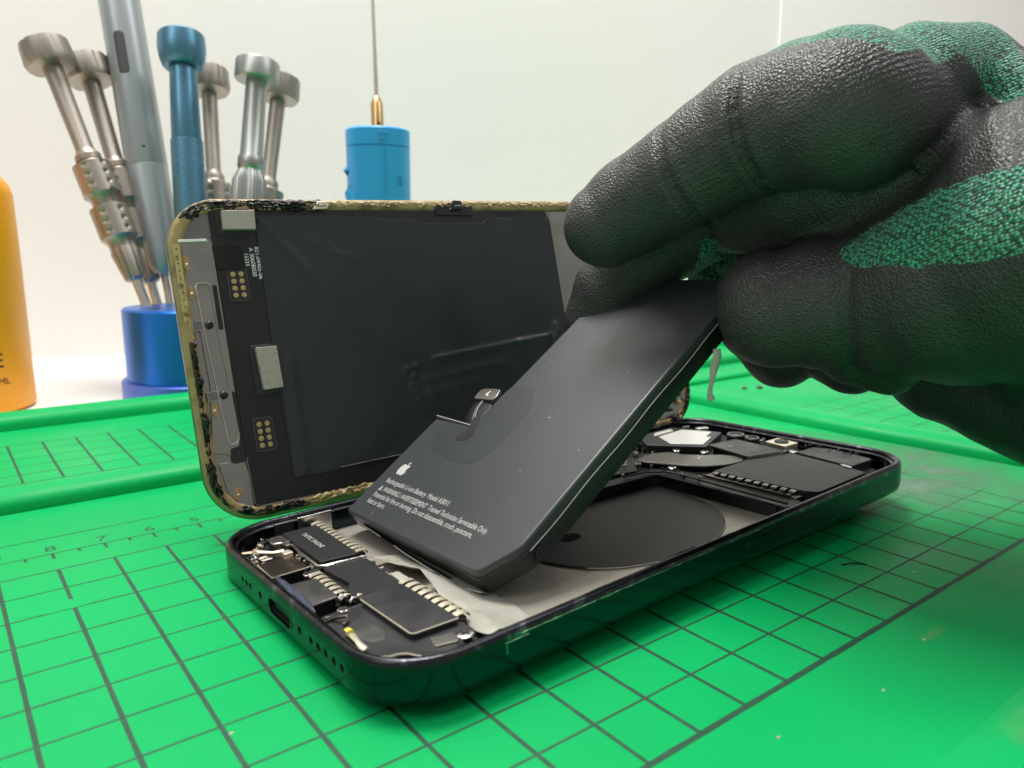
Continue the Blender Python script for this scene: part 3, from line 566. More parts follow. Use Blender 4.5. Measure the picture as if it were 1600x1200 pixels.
# small parts crowded in the gaps between the blocks
r_ = random.Random(21)
for (x0, x1, y0, y1, z, n_) in ((9.9, 11.3, 45.5, 57, -2.6, 9), (8.2, 10.2, 27.6, 31.6, -2.4, 7), (19.2, 20.6, 29.5, 42.5, -2.9, 9), (11.5, 15.5, 4.4, 6.4, -2.5, 4), (3.2, 4.2, 20.5, 26, -2.1, 3), (99, 103.5, 33, 46, -2.3, 9), (84, 98, 50, 62, -2.0, 14), (139, 142.5, 38, 52, -1.6, 8), (104.5, 113, 52, 60, -2.2, 10), (129, 133, 25.6, 28, -1.2, 3)):
    for i in range(n_):
        x, y = r_.uniform(x0, x1), r_.uniform(y0, y1); a, b_ = r_.uniform(.35, 1.0), r_.uniform(.3, .7); zz = z+r_.uniform(-.15, .25)
        plate('surface_part', [(x, y), (x+a, y+.05), (x+a-.04, y+b_), (x-.03, y+b_)], zz, zz-1.2, m=r_.choice(['brown', 'steel', 'pcb', 'gold', 'graymetal2', 'foil', 'blk']), r=.08, bevel=.05)
for x, y, z in ((10.6, 52.5, -2.3), (10.9, 47.2, -2.3), (19.9, 36, -2.5), (92, 46.6, -2.2), (108.5, 57, -1.9), (127, 40, -.9), (141, 44.5, -1.3)): screw('board_screw', x, y, z, .7)
# ================================================================== display assembly, standing on its long edge
dm = frame_matrix(SO, S1, S2, S3)
disp = empty('phone_display', 'phone screen standing on its long edge, back side showing, old glue round its rim', 'phone screen', mw=dm)
DL, DH = 146.5, 71.0
def dper(i, n=12): return rrect(i, DL-i, i, DH-i, max(11.5-i, 1), n)
dprof = [(3.1, -.35), (2.9, .25), (2.3, .5), (1.2, .45), (.5, .15), (.12, -.3), (0, -.9), (.05, -1.9), (.6, -2.5), (3.1, -2.6)]
v = []; f = []; n = len(dper(0)); K = len(dprof)
for i, z in dprof: v += [(x, y, z) for x, y in dper(i)]
for k in range(K):
    for i in range(n): j = (i+1) % n; k2 = (k+1) % K; f.append((k*n+i, k*n+j, k2*n+j, k2*n+i))
o = mesh_obj('rim', v, f, [M['rim'], M['rimside']], disp, ang=60)
for p in o.data.polygons:
    if p.center.z/S < -.25: p.material_index = 1
mb = MB(); mb.prism(dper(2.9), -2.4, -.3); mb.build('back_plate', M['graymetal'], disp, smooth=False)
def dplate(name, pts, z1, z0=-.3, m='blk', r=.5, bevel=.08, parent=disp):
    mb = MB(); mb.prism(round_poly(pts, r), z0, z1); return mb.build(name, M[m] if isinstance(m, str) else m, parent, bevel=bevel)
def dedge(name, pts, z, t=.1, m='steel', closed=False):
    mb = MB(); mb.tube([(x, y, z) for x, y in pts], t, 6, closed=closed); return mb.build(name, M[m], disp)
dplate('corner_plate', [(3.2, 62.2), (10, 62.2), (10, 69), (8.5, 69.4), (4.6, 66.6)], -.05, m='graymetal2', r=1.2)
dplate('side_plate', [(2.6, 16), (8.9, 14), (9.2, 61.3), (2.2, 61.6), (2.7, 45), (3.9, 43), (4.2, 30)], .25, m='graymetal', r=.4)
dplate('lit_ledge', [(2.3, 61.25), (8.1, 61.35), (8.1, 61.95), (2.2, 61.85)], .55, m='desk', r=.1)  # step face coloured white for the light it catches
dplate('lower_plate', [(3.4, 13.6), (8.9, 13.2), (10.4, 3.2), (7.6, 3.4), (4.6, 6.4)], .1, m='graymetal', r=.8)
dplate('flat_cable', [(9.3, 68.6), (9.3, 20), (9.3, 3.4), (9.9, 2.9), (101, 2.9), (101, 67.8), (20, 68.4)], .32, m='pcb', r=1.0)
dedge('cable_edge', [(9.3, 14), (9.6, 3.8), (10.4, 2.95), (30, 2.75), (60, 2.75)], .3, .12, 'graymetal')
dplate('black_patch', [(9.2, 55.1), (15.2, 54.9), (15.1, 59.8), (14.3, 60.5), (9.0, 60.6)], .5, .33, m='hole', r=.5)
# film with creases, modelled as a slightly uneven sheet
fp = [(19.0, 67.0), (37.9, 66.9), (48, 66.3), (59.0, 65.7), (61.8, 64.7), (79.2, 64.7), (80.6, 66.1), (100.4, 66.1), (101.2, 65.2), (101.4, 8.0), (29.5, 8.0), (28.8, 7.3), (18.8, 7.4), (18.5, 34.6)]
mb = MB(); NX, NY = 150, 110; vv = []; ff = []
def inside(x, y, P):
    c = False; j = len(P)-1
    for i in range(len(P)):
        if (P[i][1] > y) != (P[j][1] > y) and x < (P[j][0]-P[i][0])*(y-P[i][1])/(P[j][1]-P[i][1])+P[i][0]: c = not c
        j = i
    return c
def segd(x, y, a, b):
    ax, ay = a; bx, by = b; t = max(0, min(1, ((x-ax)*(bx-ax)+(y-ay)*(by-ay))/((bx-ax)**2+(by-ay)**2))); return math.hypot(x-ax-t*(bx-ax), y-ay-t*(by-ay))
folds = [((19, 67), (34, 48), .04, 1.2), ((19, 67), (29, 54), .05, .9), ((20, 66), (42, 56), .04, 1.3), ((58, 30.2), (84, 32.0), .2, .55), ((84, 32), (95.5, 32.6), .28, .6), ((95.5, 33), (97.5, 35.6), .3, .8), ((96, 30), (97, 27.5), .22, .9), ((21.5, 33), (21.2, 9), .14, 1.6), ((38, 66), (38.6, 60), -.18, 1.6), ((72, 64), (72.6, 59), -.15, 1.8), ((55, 25), (78, 27), .1, 1.2), ((52, 24), (52.5, 20), .12, .7)]
bumps = [(50.0, 28.3, .35, .8), (52.5, 28.9, .4, .6), (51.6, 26.4, .35, .7), (50.7, 24.2, .4, .55), (51.0, 22.7, .3, .6), (56, 22, .3, 1.6), (60, 22.4, .3, 1.6), (64, 22.7, .28, 1.6), (68, 23, .28, 1.6), (80, 24, .15, 3)]
def fz(x, y):
    z = .62
    for a, b, h, w_ in folds: z += h*math.exp(-(segd(x, y, a, b)/w_)**2)*1.7
    for bx_, by_, h, w_ in bumps: z += h*math.exp(-((x-bx_)**2+(y-by_)**2)/w_**2)
    return z+.05*math.sin(x*.21+1)*math.sin(y*.17)
bound = round_poly(fp, .6)
xs = np.linspace(18.4, 101.5, NX); ys = np.linspace(7.2, 67.1, NY); idx = {}
for i, x in enumerate(xs):
    for j, y in enumerate(ys):
        if inside(x, y, bound): idx[(i, j)] = len(vv); vv.append((x, y, fz(x, y)))
for (i, j), a in idx.items():
    if (i+1, j) in idx and (i, j+1) in idx and (i+1, j+1) in idx: ff.append((a, idx[(i+1, j)], idx[(i+1, j+1)], idx[(i, j+1)]))
mesh_obj('film', vv, ff, M['film'], disp, ang=80)
mb = MB(); mb.prism(bound, .34, .56); mb.build('film_base', M['film'], disp, bevel=.08)
dedge('film_edge', [(29.6, 7.9), (36, 8.0), (44, 8.05), (50, 8.1)], .75, .12, 'graymetal')
# metal coated foam blocks
for pts in ([(11.6, 63.6), (18.6, 63.5), (18.9, 67.9), (11.8, 67.8)], [(14.9, 27.8), (19.2, 27.9), (19.1, 37.2), (14.5, 37.3)]):
    x0 = min(p[0] for p in pts)-.9; x1 = max(p[0] for p in pts)+.3; y0 = min(p[1] for p in pts)-.8; y1 = min(68.6, max(p[1] for p in pts)+.6)
    dplate('foam_tray', [(x0, y0), (x1, y0), (x1, y1), (x0, y1)], .42, m='blk2', r=.5)
    dplate('foam_block', pts, 1.75, .4, m='foam', r=.15, bevel=.12)
def padbox(x, y, dx=1.75):
    dplate('pad_frame', [(x-1.3, y-5.9), (x+dx+1.25, y-5.9), (x+dx+1.2, y+1.4), (x-1.2, y+1.4)], .40, .3, m='blk', r=.8, bevel=.04)
    q = round_poly([(x-1.3, y-5.9), (x+dx+1.25, y-5.9), (x+dx+1.2, y+1.4), (x-1.2, y+1.4)], .8); dedge('pad_outline', q, .38, .06, 'graymetal2', True)
    for i in range(4):
        for j in range(2):
            mb = MB(); mb.lathe([(0, .58), (.05, .55), (.08, .3)], 20, (0, 0, 1), (x+dx*j-.0*i, y-1.55*i, .41)); mb.build('contact_pad', M['padgold'], disp)
padbox(12.45, 53.9); padbox(13.0, 20.5)
rot = R_(-90)
text_obj('lettering', '821-04405-06', 1.3, M['white'], disp, (18.05, 59.9, .34), rot, .01)
text_obj('lettering', 'A 3060B020', 1.3, M['white'], disp, (16.75, 59.7, .34), rot, .01)
text_obj('lettering', '15333', 1.2, M['white'], disp, (15.55, 58.6, .34), rot, .01)
# pressed bracket on the side plate
dedge('bracket_edge', [(4.6, 43.4), (4.45, 51.8), (4.9, 52.3), (6.9, 52.3), (7.3, 51.8)], .42, .17, 'steel')
dedge('bracket_edge', [(4.6, 43.4), (5.5, 28), (6.1, 18.2), (6.5, 17.2), (7.6, 17.1), (8.3, 18.0), (8.5, 19.5)], .4, .14, 'steel')
dedge('bracket_edge', [(7.3, 51.8), (7.3, 41), (7.6, 36), (8.0, 29)], .33, .06, 'graymetal')
for pts in ([(7.75, 42), (8.75, 42), (8.7, 51.8), (7.8, 51.8)], [(8.35, 28.6), (9.1, 28.2), (9.1, 13.0), (6.3, 13.0), (6.2, 16.2), (8.2, 16.6), (8.6, 19)]):
    dplate('slot', pts, .36, .2, m='tape', r=.45, bevel=.03)
for (x, y) in ((2.9, 43.2), (3.6, 27.9)):
    q = [(x-.3, y-1.05), (x+2.2, y-.95), (x+2.1, y+1.0), (x-.3, y+.9)]; dplate('latch_plate', q, .42, .2, m='graymetal2', r=.1, bevel=.03); dedge('latch_edge', q, .44, .09, 'steel', True)
    mb = MB(); mb.lathe([(-.2, .95), (.5, .85), (.8, .5)], 14, (0, 0, 1), (x+3.0, y, .3)); mb.build('latch_knob', M['pcb'], disp)
for (x, y, r1, r2, a) in ((3.3, 56.7, .6, 1.7, 0), (3.4, 50.4, .6, 1.5, 0), (4.3, 25.0, .65, 1.5, 0), (6.4, 6.5, .75, 1.4, -.5)):
    q = [(x+r1*math.cos(t)*math.cos(a)-r2*math.sin(t)*math.sin(a), y+r1*math.cos(t)*math.sin(a)+r2*math.sin(t)*math.cos(a)) for t in [k*.3142 for k in range(20)]]
    dplate('glue_spot', q, .40, .1, m='amber', r=.01, bevel=.06); mb = MB(); mb.lathe([(0, .3), (.1, .15)], 8, (0, 0, 1), (x, y-.2, .4)); mb.build('glue_dot', M['gold'], disp)
# right end of the back plate
dplate('end_plate', [(101.8, 3.4), (140, 3.4), (143.3, 8), (143.3, 63), (140, 67.6), (101.8, 67.6)], .15, m='graymetal', r=2)
# old glue along the rim: a lumpy ribbon
def gunk(name, s0, s1, m, wdt, h, seed, inset=1.5, parent=disp, dens=.32, thr=.0):
    rr = np.random.default_rng(seed); path = dper(inset, 12); path = path+[path[0]]
    L = [0]
    for a, b in zip(path[:-1], path[1:]): L.append(L[-1]+math.hypot(b[0]-a[0], b[1]-a[1]))
    T = L[-1]
    def at(s_):
        s_ %= T
        for i in range(len(L)-1):
            if L[i+1] >= s_: break
        t = (s_-L[i])/(L[i+1]-L[i]+1e-9); a = np.array(path[i]); b = np.array(path[i+1]); d = (b-a)/(np.linalg.norm(b-a)+1e-9); return a+(b-a)*t, np.array([-d[1], d[0]])
    N = int((s1-s0)/dens); W_ = 9; v = []; f = []; z1 = np.zeros((N+1, W_)); raw = rr.normal(0, 1, (N+3, W_)); raw = (raw[:-2]+1.3*raw[1:-1]+raw[2:])/1.75; low = np.convolve(rr.normal(0, 1, N+30), np.ones(9)/3, 'same')[:N+1]
    for i in range(N+1):
        p, nn = at(s0+(s1-s0)*i/N); wl = wdt*(1+.35*low[i]*.5)
        e = min(1, i/4, (N-i)/4)
        for k in range(W_):
            u = -1+2*k/(W_-1); q = p+nn*(u*wl/2+raw[i, k]*.09+low[i]*.14)
            z = .28+(math.sqrt(max(0, 1-u*u))*h*(1+.5*raw[i, k]+.35*low[i]) if abs(u) < .99 else -.25)*e
            v.append((q[0], q[1], max(z, .05)))
    for i in range(N):
        for k in range(W_-1): f.append((i*W_+k, i*W_+k+1, (i+1)*W_+k+1, (i+1)*W_+k))
    return mesh_obj(name, v, f, m, parent, ang=70)
# perimeter starts at the lower right corner, runs up the right side, left along the top, down the left side, right along the bottom
RS = 71-23+18.1; TOPL = 146.5-23
a0 = 0
path = dper(1.5, 12); tot = sum(math.hypot(path[i][0]-path[i-1][0], path[i][1]-path[i-1][1]) for i in range(len(path)))
arc = (math.pi/2)*10.; right = 71-23; top = 146.5-23; s_tr = arc+right; s_top0 = s_tr+arc; s_tl = s_top0+top; s_left0 = s_tl+arc; s_bl = s_left0+right; s_bot0 = s_bl+arc
gunk('old_glue', 2, s_tr+5, M['gunk'], 2.2, .55, 1)
gunk('old_glue', s_top0-8, s_tl-16, M['gunkgold'], 1.4, .3, 2, inset=1.2)
gunk('old_glue', s_tl-24, s_left0-7, M['gunk'], 2.3, .55, 3)
gunk('old_glue', s_tl-60, s_tl-57, M['gunk'], 1.5, .4, 7)
gunk('old_glue', s_top0+6, s_top0+22, M['gunk'], 1.0, .35, 8, inset=.9)
gunk('old_glue', s_left0+17, s_bl+2, M['gunk'], 1.5, .6, 4, inset=1.9)
gunk('old_glue', s_bl-4, s_bot0+9, M['gunk'], 1.9, .5, 5, inset=1.7)
gunk('old_glue', s_bot0+6, s_bot0+26, M['gunkgold'], 2.2, .5, 6, inset=2.1)
gunk('old_glue', s_bot0+24, s_bot0+60, M['gunk'], 1.7, .5, 12, inset=1.9)
# perforated golden strip on the left rim
mb = MB(); mb.prism(round_poly([(1.0, 44), (2.2, 44), (2.4, 60.8), (1.0, 60.8)], .3), .3, .52); mb.build('perforated_strip', M['gunkgold'], disp)
hb = MB()
for k in range(11): hb.lathe([(0, .17), (.03, .17)], 8, (0, 0, 1), (1.65, 59.8-1.55*k, .52))
hb.build('strip_holes', M['hole'], disp, smooth=False)
# spring clips and black tab on the top edge
for x in (34.5, 71.3):
    mb = MB(); mb.prism([(x-2, 68.2), (x+1.6, 68.3), (x+2.6, 70.2), (x-.4, 70.1)], .5, 1.1); mb.build('spring_clip', M['gold'], disp, bevel=.12)
    mb = MB(); mb.tube([(x-.6, 69.0, 1.2), (x+1.4, 69.2, 1.25)], .18, 6); mb.build('clip_shine', M['steel'], disp)
dplate('black_tab', [(65.2, 66.9), (76.4, 66.6), (76.6, 69.2), (65.2, 69.4)], .6, .2, m='pcb', r=.2)
dplate('black_tab', [(69.4, 68.2), (73.2, 68.2), (73.2, 70.4), (70.6, 70.6)], 1.2, .2, m='pcb', r=.5)
# loose clumps at the lower right corner and under the lower left corner
for i in range(16):
    x = 139+rng.uniform(-6, 5.5); y = 3+rng.uniform(-1.5, 8); mb = MB(); rr = rng.uniform(.4, 1.1); mb.lathe([(-rr, rr*.4), (-rr*.2, rr), (rr*.4, rr*.9), (rr*.9, rr*.4)], 8, rng.uniform(-1, 1, 3)+(0, 0, 1), (x, y, .9), rfun=lambda t, th: 1+.25*math.sin(3*th+t)); mb.build('glue_clump', M[['gunk', 'gunkgold', 'blk2'][i % 3]], disp)

# ================================================================== battery
bm_ = frame_matrix(BA, B1, B2, B3)
bat = empty('phone_battery', 'flat charcoal battery with silver lettering, lifted at a slant by the glove', 'battery', mw=bm_)
outline = [(0.0, .5), (.8, 0), (44.2, 0), (45.6, .5), (49.4, 6.6), (50, 8.2), (50, 83.4), (49.4, 84), (14.0, 84), (13.3, 83.3), (13.0, 30.6), (12.2, 29.4), (-.2, 29.2), (-.6, 28.6)]
mb = MB(); mb.prism(round_poly(outline, .7), -4.9, 0); body = mb.build('cell_body', M['battery'], bat, bevel=.85, seg=5)
mb = MB(); mb.prism(round_poly([(-.1, .3), (44.5, -.25), (46, .3), (50.25, 7.4), (50.25, 83.8), (14.2, 84.2), (13, 83.4), (12.6, 29.2), (-.7, 28.9)], .6), -5.3, -1.6); mb.build('side_wrap', M['battery_side'], bat, bevel=.25)
sheet('wrap_flap', [[(50.3, t, -1.9+.12*math.sin(t*.3)) for t in (8.4, 22, 36, 50, 66, 83)], [(50.6, t, -3.6) for t in (8.0, 22, 36, 50, 66, 83)], [(50.5, t, -5.6) for t in (7.6, 22, 36, 50, 66, 83)]], M['battery_side'], bat, .1)
mb = MB(); mb.tube([(50.36, t, -1.86+.14*math.sin(t*.3)) for t in np.linspace(8.5, 83, 30)], .085, 5); mb.build('flap_edge', M['print'], bat)
sheet('wrap_flap', [[(3.5, -.4, -2.0), (14, -.8, -2.6), (22, -1.2, -3.6), (31, -1.4, -4.4), (40, -1.5, -4.6), (45, -.9, -4.2)], [(3.2, -.3, -3.6), (14, -.3, -4.2), (22, -.6, -5.0), (31, -.8, -5.6), (40, -1.0, -5.8), (45.4, -.4, -5.4)], [(3.0, .4, -5.2), (14, .4, -5.6), (22, .2, -6.2), (31, .0, -6.6), (40, 0, -6.8), (45.6, .4, -6.4)]], M['battery_side'], bat, .1)
mb = MB(); mb.tube([(3.5, -.45, -1.95), (8, -.6, -2.15), (13, -.8, -2.5)], .1, 5); mb.tube([(18, -1.0, -3.0), (22, -1.25, -3.55), (31, -1.45, -4.35), (40, -1.55, -4.55), (45, -.95, -4.15)], .11, 5); mb.build('flap_edge', M['print'], bat)
def bplate(name, pts, z1, z0, m, r=.6, bevel=0): 
    mb = MB(); mb.prism(round_poly(pts, r, 6), z0, z1); return mb.build(name, M[m], bat, bevel=bevel)
bplate('patch', [(12.6, 29.1), (4.0, 29.1), (3.4, 26.0), (7.0, 20.8), (14.5, 19.7), (22.5, 20.0), (25.0, 24.6), (24.8, 37.0), (21.2, 42.6), (17.2, 43.9), (13.2, 42.6), (13.2, 31)], .045, -.1, 'sticker', 2.2)
bplate('tab_tail', [(11.4, 25.6), (12.6, 24.7), (15.2, 25.4), (15.6, 27.4), (14.3, 29.4), (13.4, 31.6), (11.6, 33.4), (11.0, 30.8), (12.9, 28.8), (12.4, 27.2)], .12, -.05, 'pcb', .7)
sheet('connector_ribbon', [[(7.9, 30.4, -.7), (7.3, 32.4, -.2), (6.7, 34.6, .0), (6.4, 36.8, .1)], [(10.4, 30.0, -.7), (9.7, 32.4, -.1), (9.2, 34.8, .05), (9.2, 37.0, .15)], [(12.6, 29.6, -.6), (12.7, 32.4, -.3), (12.9, 34.8, -.25), (12.9, 37.2, -.1)]], M['pcb'], bat, .25)
mb = MB(); mb.tube([(11.9, 30.0, -.4), (11.0, 32.2, .02), (9.7, 34.6, .2), (9.3, 36.8, .3)], .1, 5); mb.build('ribbon_edge', M['print'], bat)
mb = MB(); mb.tube([(11.2, 30.0, -.4), (10.4, 32.2, .02), (9.2, 34.6, .2), (8.9, 36.8, .3)], .05, 5); mb.build('ribbon_edge', M['print'], bat)
con = bplate('connector_head', [(6.3, 36.6), (12.4, 37.2), (12.9, 38.3), (11.9, 40.8), (6.9, 40.2), (5.8, 39.4)], .75, -.1, 'graymetal', .7, .12)
mb = MB(); mb.prism([(8.8, 38.3), (9.2, 38.3), (9.7, 39.6), (9.3, 39.6)], 0.755, .79); mb.prism([(9.3, 38.2), (10.0, 38.1), (9.9, 38.5), (9.4, 38.6)], 0.755, .79); mb.build('connector_mark', M['white'], con, smooth=False)
mb = MB(); mb.box(-1.4, 12.7, 29.3, 30.2, -1.6, -.15); mb.build('circuit_strip', M['pcb'], bat, bevel=.1)
mb = MB(); mb.tube([(-1.3, 30.1, -.1), (11.8, 29.75, -.12), (12.9, 29.1, -.1)], .12, 5); mb.build('strip_edge', M['print'], bat)
for i, (x, y) in enumerate([(31.5, 36.2), (41, 52), (8.5, 1.9), (29, 60), (36, 22), (22, 72), (45, 30), (18, 52)]):
    mb = MB(); mb.lathe([(0, .13 if i else .2), (.03, .06)], 7, (0, 0, 1), (x, y, 0.0)); mb.build('dust_speck', M['print'], bat)
# lettering
for txt, x, y, wid in (('Rechargeable Li-ion Battery  Model A3011', 3.4, 9.6, 22.8), ('WARNING / AVERTISSEMENT  Trained Technician Serviceable Only.', 5.1, 7.3, 35.6), ('Potential for fire or burning. Do not disassemble, crush, puncture,', 3.6, 5.5, 34.6), ('heat or burn.', 3.6, 3.7, 6.8)):
    V, F = text_mesh(txt, 1.75, .004); wq = max(p[0] for p in V); sx = wid/wq
    mesh_obj('lettering', [(x+p[0]*sx, y+p[1]*1.02, .012+p[2]) for p in V], F, M['print'], bat, smooth=False)
mb = MB(); mb.add([(3.3, 7.3, .016), (4.7, 7.3, .016), (4.0, 8.6, .016), (3.62, 7.5, .016), (4.38, 7.5, .016), (4.0, 8.22, .016)], [(0, 1, 4, 3), (1, 2, 5, 4), (2, 0, 3, 5)]); mb.box(3.95, 4.05, 7.65, 7.95, .01, .016); mb.build('warning_sign', M['print'], bat, smooth=False)
# fruit emblem: bitten body and leaf
def bez(P, n=10):
    out = []
    for (a, b, c, d) in P:
        for k in range(n):
            t = k/n; out.append(tuple((1-t)**3*np.array(a)+3*(1-t)**2*t*np.array(b)+3*(1-t)*t*t*np.array(c)+t**3*np.array(d)))
    return out
ap = bez([((.50, .74), (.58, .70), (.66, .80), (.78, .78)), ((.78, .78), (.86, .77), (.92, .72), (.94, .68)), ((.94, .68), (.78, .60), (.78, .36), (.97, .28)), ((.97, .28), (.92, .14), (.82, .0), (.72, .0)), ((.72, .0), (.62, .0), (.60, .05), (.50, .05)), ((.50, .05), (.40, .05), (.36, .0), (.28, .0)), ((.28, .0), (.12, .02), (.02, .28), (.03, .46)), ((.03, .46), (.04, .68), (.18, .78), (.30, .78)), ((.30, .78), (.38, .78), (.44, .73), (.50, .74))])
lf = bez([((.48, .80), (.48, .92), (.58, 1.0), (.69, 1.02)), ((.69, 1.02), (.70, .90), (.60, .80), (.48, .80))])
q = MB()
for sh in (ap, lf): q.add([(3.6+x*3.1, 12.2+y*3.9, .016) for x, y in sh], [tuple(range(len(sh)))])
q.build('emblem', M['print'], bat, smooth=False)
# dangling strip of stretched adhesive held by the glove
a, b = np.array(tools['strip'][0]), np.array(tools['strip'][1]); d = b-a; rgt = np.array(camR[0])
pts = [a+d*t+rgt*o_ for t, o_ in ((0, .3), (.15, .45), (.3, .1), (.45, -.1), (.6, -.25), (.75, -.45), (.88, -.5), (.96, -.1), (1, .1))]
mb = MB(); mb.tube(pts, [.75, .9, .95, .75, .55, .45, .6, .8, .5], 10, flat=.3, upv=(-.6, -.77, 0)); o = mb.build('adhesive_strip', M['adhclear'])
tag(o, 'translucent stretched strip of adhesive dangling below the thumb of the glove', 'adhesive strip')
# ================================================================== background tools
h0 = np.array([85.9, 183.4, -4.25])
hd = empty('tool_holder', 'round blue anodised tool holder behind the mat, full of screwdrivers', 'tool holder', loc=h0)
mb = MB(); mb.lathe([(0, 29), (.4, 29.4), (8, 29.4), (8.6, 28.8)], 72); mb.build('base_ring', M['hblue2'], hd)
mb = MB(); mb.lathe([(8.5, 27.2), (38.2, 27.2), (39, 26.4), (39.2, 20)], 72); mb.build('body', M['hblue'], hd)
for i in range(6):
    a = i*1.047+.4; mb = MB(); mb.lathe([(0, 2.6), (.06, 2.6)], 20, (0, 0, 1), (17*math.cos(a), 17*math.sin(a), 39.2)); mb.build('hole', M['hole'], hd)
def driver(key, label, prof_parts, cat='screwdriver', group='screwdrivers in the holder', name='screwdriver'):
    top, bot = map(np.array, tools[key]); ax = (bot-top); L = np.linalg.norm(ax); ax /= L
    t = empty(name, label, cat, loc=bot, group=group)
    for nm, m, prof, kw in prof_parts:
        mb = MB(); mb.lathe([(z, r) for z, r in prof], kw.get('n', 40), ax, top-bot, rfun=kw.get('rfun')); mb.build(nm, M[m], t, ang=kw.get('ang', 35))
    return t, top, bot, ax, L
flute = lambda n, a: (lambda t, th: 1-a*max(0, math.cos(n*th))**2)
def dimple(t, th):
    c = max(0., math.cos(6*th))**4
    return 1-.15*c*max(0, math.cos(t*2*math.pi/4.1))**1.5
def slim(L, grip0, lim=None):
    rod = [(5.5, 3.9), (grip0-3, 3.6), (grip0-1.5, 4.1), (grip0, 5.2), (grip0+2.2, 5.2)]
    gp = [(grip0+2.2, 4.8)]
    for seg in range(2):
        s0 = grip0+3+seg*19
        gp += [(s0, 5.2), (s0+1, 7.4)]+[(s0+1+k*.7, 7.4) for k in range(1, 20)]+[(s0+15.2, 6.2), (s0+16.8, 5.4)]
    e = grip0+41.5
    gp += [(e, 5.4), (e+1, 5.8), (e+13, 4.3), (e+14, 3.0)]
    return rod, gp, [(e+13.5, 2.3), (L+6, 2.2)]
for key, lab, g0 in (('toolA', 'leftmost slim titanium screwdriver leaning far left, with a fluted head', 44), ('toolB', 'slim titanium screwdriver just right of the leftmost one, partly behind it', 44)):
    L = np.linalg.norm(np.array(tools[key][1])-np.array(tools[key][0])); rod, gp, tip = slim(L, g0)
    t, top, bot, ax, _ = driver(key, lab, [('head', 'titan', [(-5.6, 8.8), (-5.2, 9.6), (2.6, 10.1), (4.8, 9.2), (5.6, 5)], dict(n=72, rfun=flute(10, .045))), ('shaft', 'titan', rod, {}), ('grip', 'titan', gp, dict(n=72, rfun=dimple)), ('tip', 'steel', tip, {})])
for key, lab, g0 in (('toolD', 'titanium screwdriver partly hidden behind the teal one', 45), ('toolF', 'rightmost titanium screwdriver, half hidden behind the one with a flat disc head', 44)):
    L = np.linalg.norm(np.array(tools[key][1])-np.array(tools[key][0])); rod, gp, tip = slim(L, g0)
    driver(key, lab, [('head', 'titan', [(-5.6, 8.2), (-5.2, 8.9), (2.6, 9.4), (4.8, 8.6), (5.6, 5)], dict(n=72, rfun=flute(10, .045))), ('shaft', 'titan', [(z, r*.9) for z, r in rod], {}), ('grip', 'titan', gp, dict(n=72, rfun=dimple)), ('tip', 'steel', tip, {})])
knurl = lambda t, th: 1+.025*math.cos(30*th)
driver('toolE', 'pale titanium screwdriver with a flat disc head and knurled collar', [('head', 'titan2', [(-4.6, 7.2), (-4.0, 8.7), (-3.2, 9.1), (3.6, 9.1), (4.2, 8.6), (4.4, 4)], dict(n=60)), ('shaft', 'titan2', [(4, 4.3), (36, 4.7), (37, 5.4), (41, 5.4), (42, 4.8)], {}), ('collar', 'titan2', [(42, 4.8), (44, 5.6), (47, 6.9), (60, 6.9), (62, 5), (100, 3)], dict(n=120, rfun=knurl))])
t, top, bot, ax, L = driver('teal', 'teal blue anodised screwdriver with a barrel shaped head', [('head', 'teal', [(-.1, 6), (0, 8.9), (.7, 9.5), (6, 9.8), (10, 9.3), (13.4, 8.2), (14.2, 7.6), (14.3, 5.6)], dict(n=60)), ('shaft', 'teal', [(14.5, 5.4), (30, 5.8), (45.5, 6.1), (46.3, 5.9)], {}), ('grip', 'teal', [(46.2+k*.55, 6.5*(1+.003*(1 if k % 2 else -1))) for k in range(100)], dict(n=96, rfun=lambda t, th: 1+.012*math.cos(32*th+t*1.9)+.012*math.cos(32*th-t*1.9))), ('tip', 'steel', [(100, 3), (118, 2)], {})])
# rotary pen
L = float(np.linalg.norm(np.array(tools['pen'][1])-np.array(tools['pen'][0])))
t, top, bot, ax, L = driver('pen', 'thick grey electric screwdriver pen with a dark oval button, leaning left', [('body', 'pen', [(-30, 8.8), (96.5, 8.8), (97, 8.6)], dict(n=64)), ('collar', 'pen', [(97, 8.55), (97.2, 8.7), (118, 8.4), (L-10, 8.1), (L-3, 7.3), (L, 5.6)], dict(n=64)), ('bit', 'steel', [(L-1, 1.9), (L+14, 1.8)], {})], cat='electric screwdriver', name='electric_screwdriver')
cl = np.array(camC)
def on_side(top, ax, s_, r, side, lift=.25):
    """orthonormal frame on the flank of a round tool, facing the front of the desk and turned sideways by `side` radians"""
    p = top+ax*s_; tow = cl-p; tow -= ax*(tow@ax); tow /= np.linalg.norm(tow); sd = np.cross(ax, tow); nrm = tow*math.cos(side)+sd*math.sin(side); rt = np.cross(nrm, ax); return p+nrm*(r+lift), rt, ax, nrm
def wrap_shape(name, pts2, base, rt, axx, nrm, r, m, parent, bot, th=.25):
    """lay flat points (across, along) round a cylinder flank of radius r"""
    v = []
    for lift in (0, th):
        for x, y in pts2:
            a = x/r; v.append(base-nrm*r*1.0+nrm*((r+lift)*math.cos(a))+rt*((r+lift)*math.sin(a))+axx*y-bot)
    n = len(pts2); return mesh_obj(name, v, [tuple(range(n)), tuple(range(n, 2*n))[::-1]]+[(i, (i+1) % n, n+(i+1) % n, n+i) for i in range(n)], m, parent)
s_btn = 60+36; 
b0, rt, axx, nrm = on_side(top, ax, 46.8, 8.8, .0, 0)
side_sign = 1 if np.dot(rt, camR[0]) > 0 else -1
b0, rt, axx, nrm = on_side(top, ax, 46.8, 8.8, .30*(-side_sign if False else 1), 0)
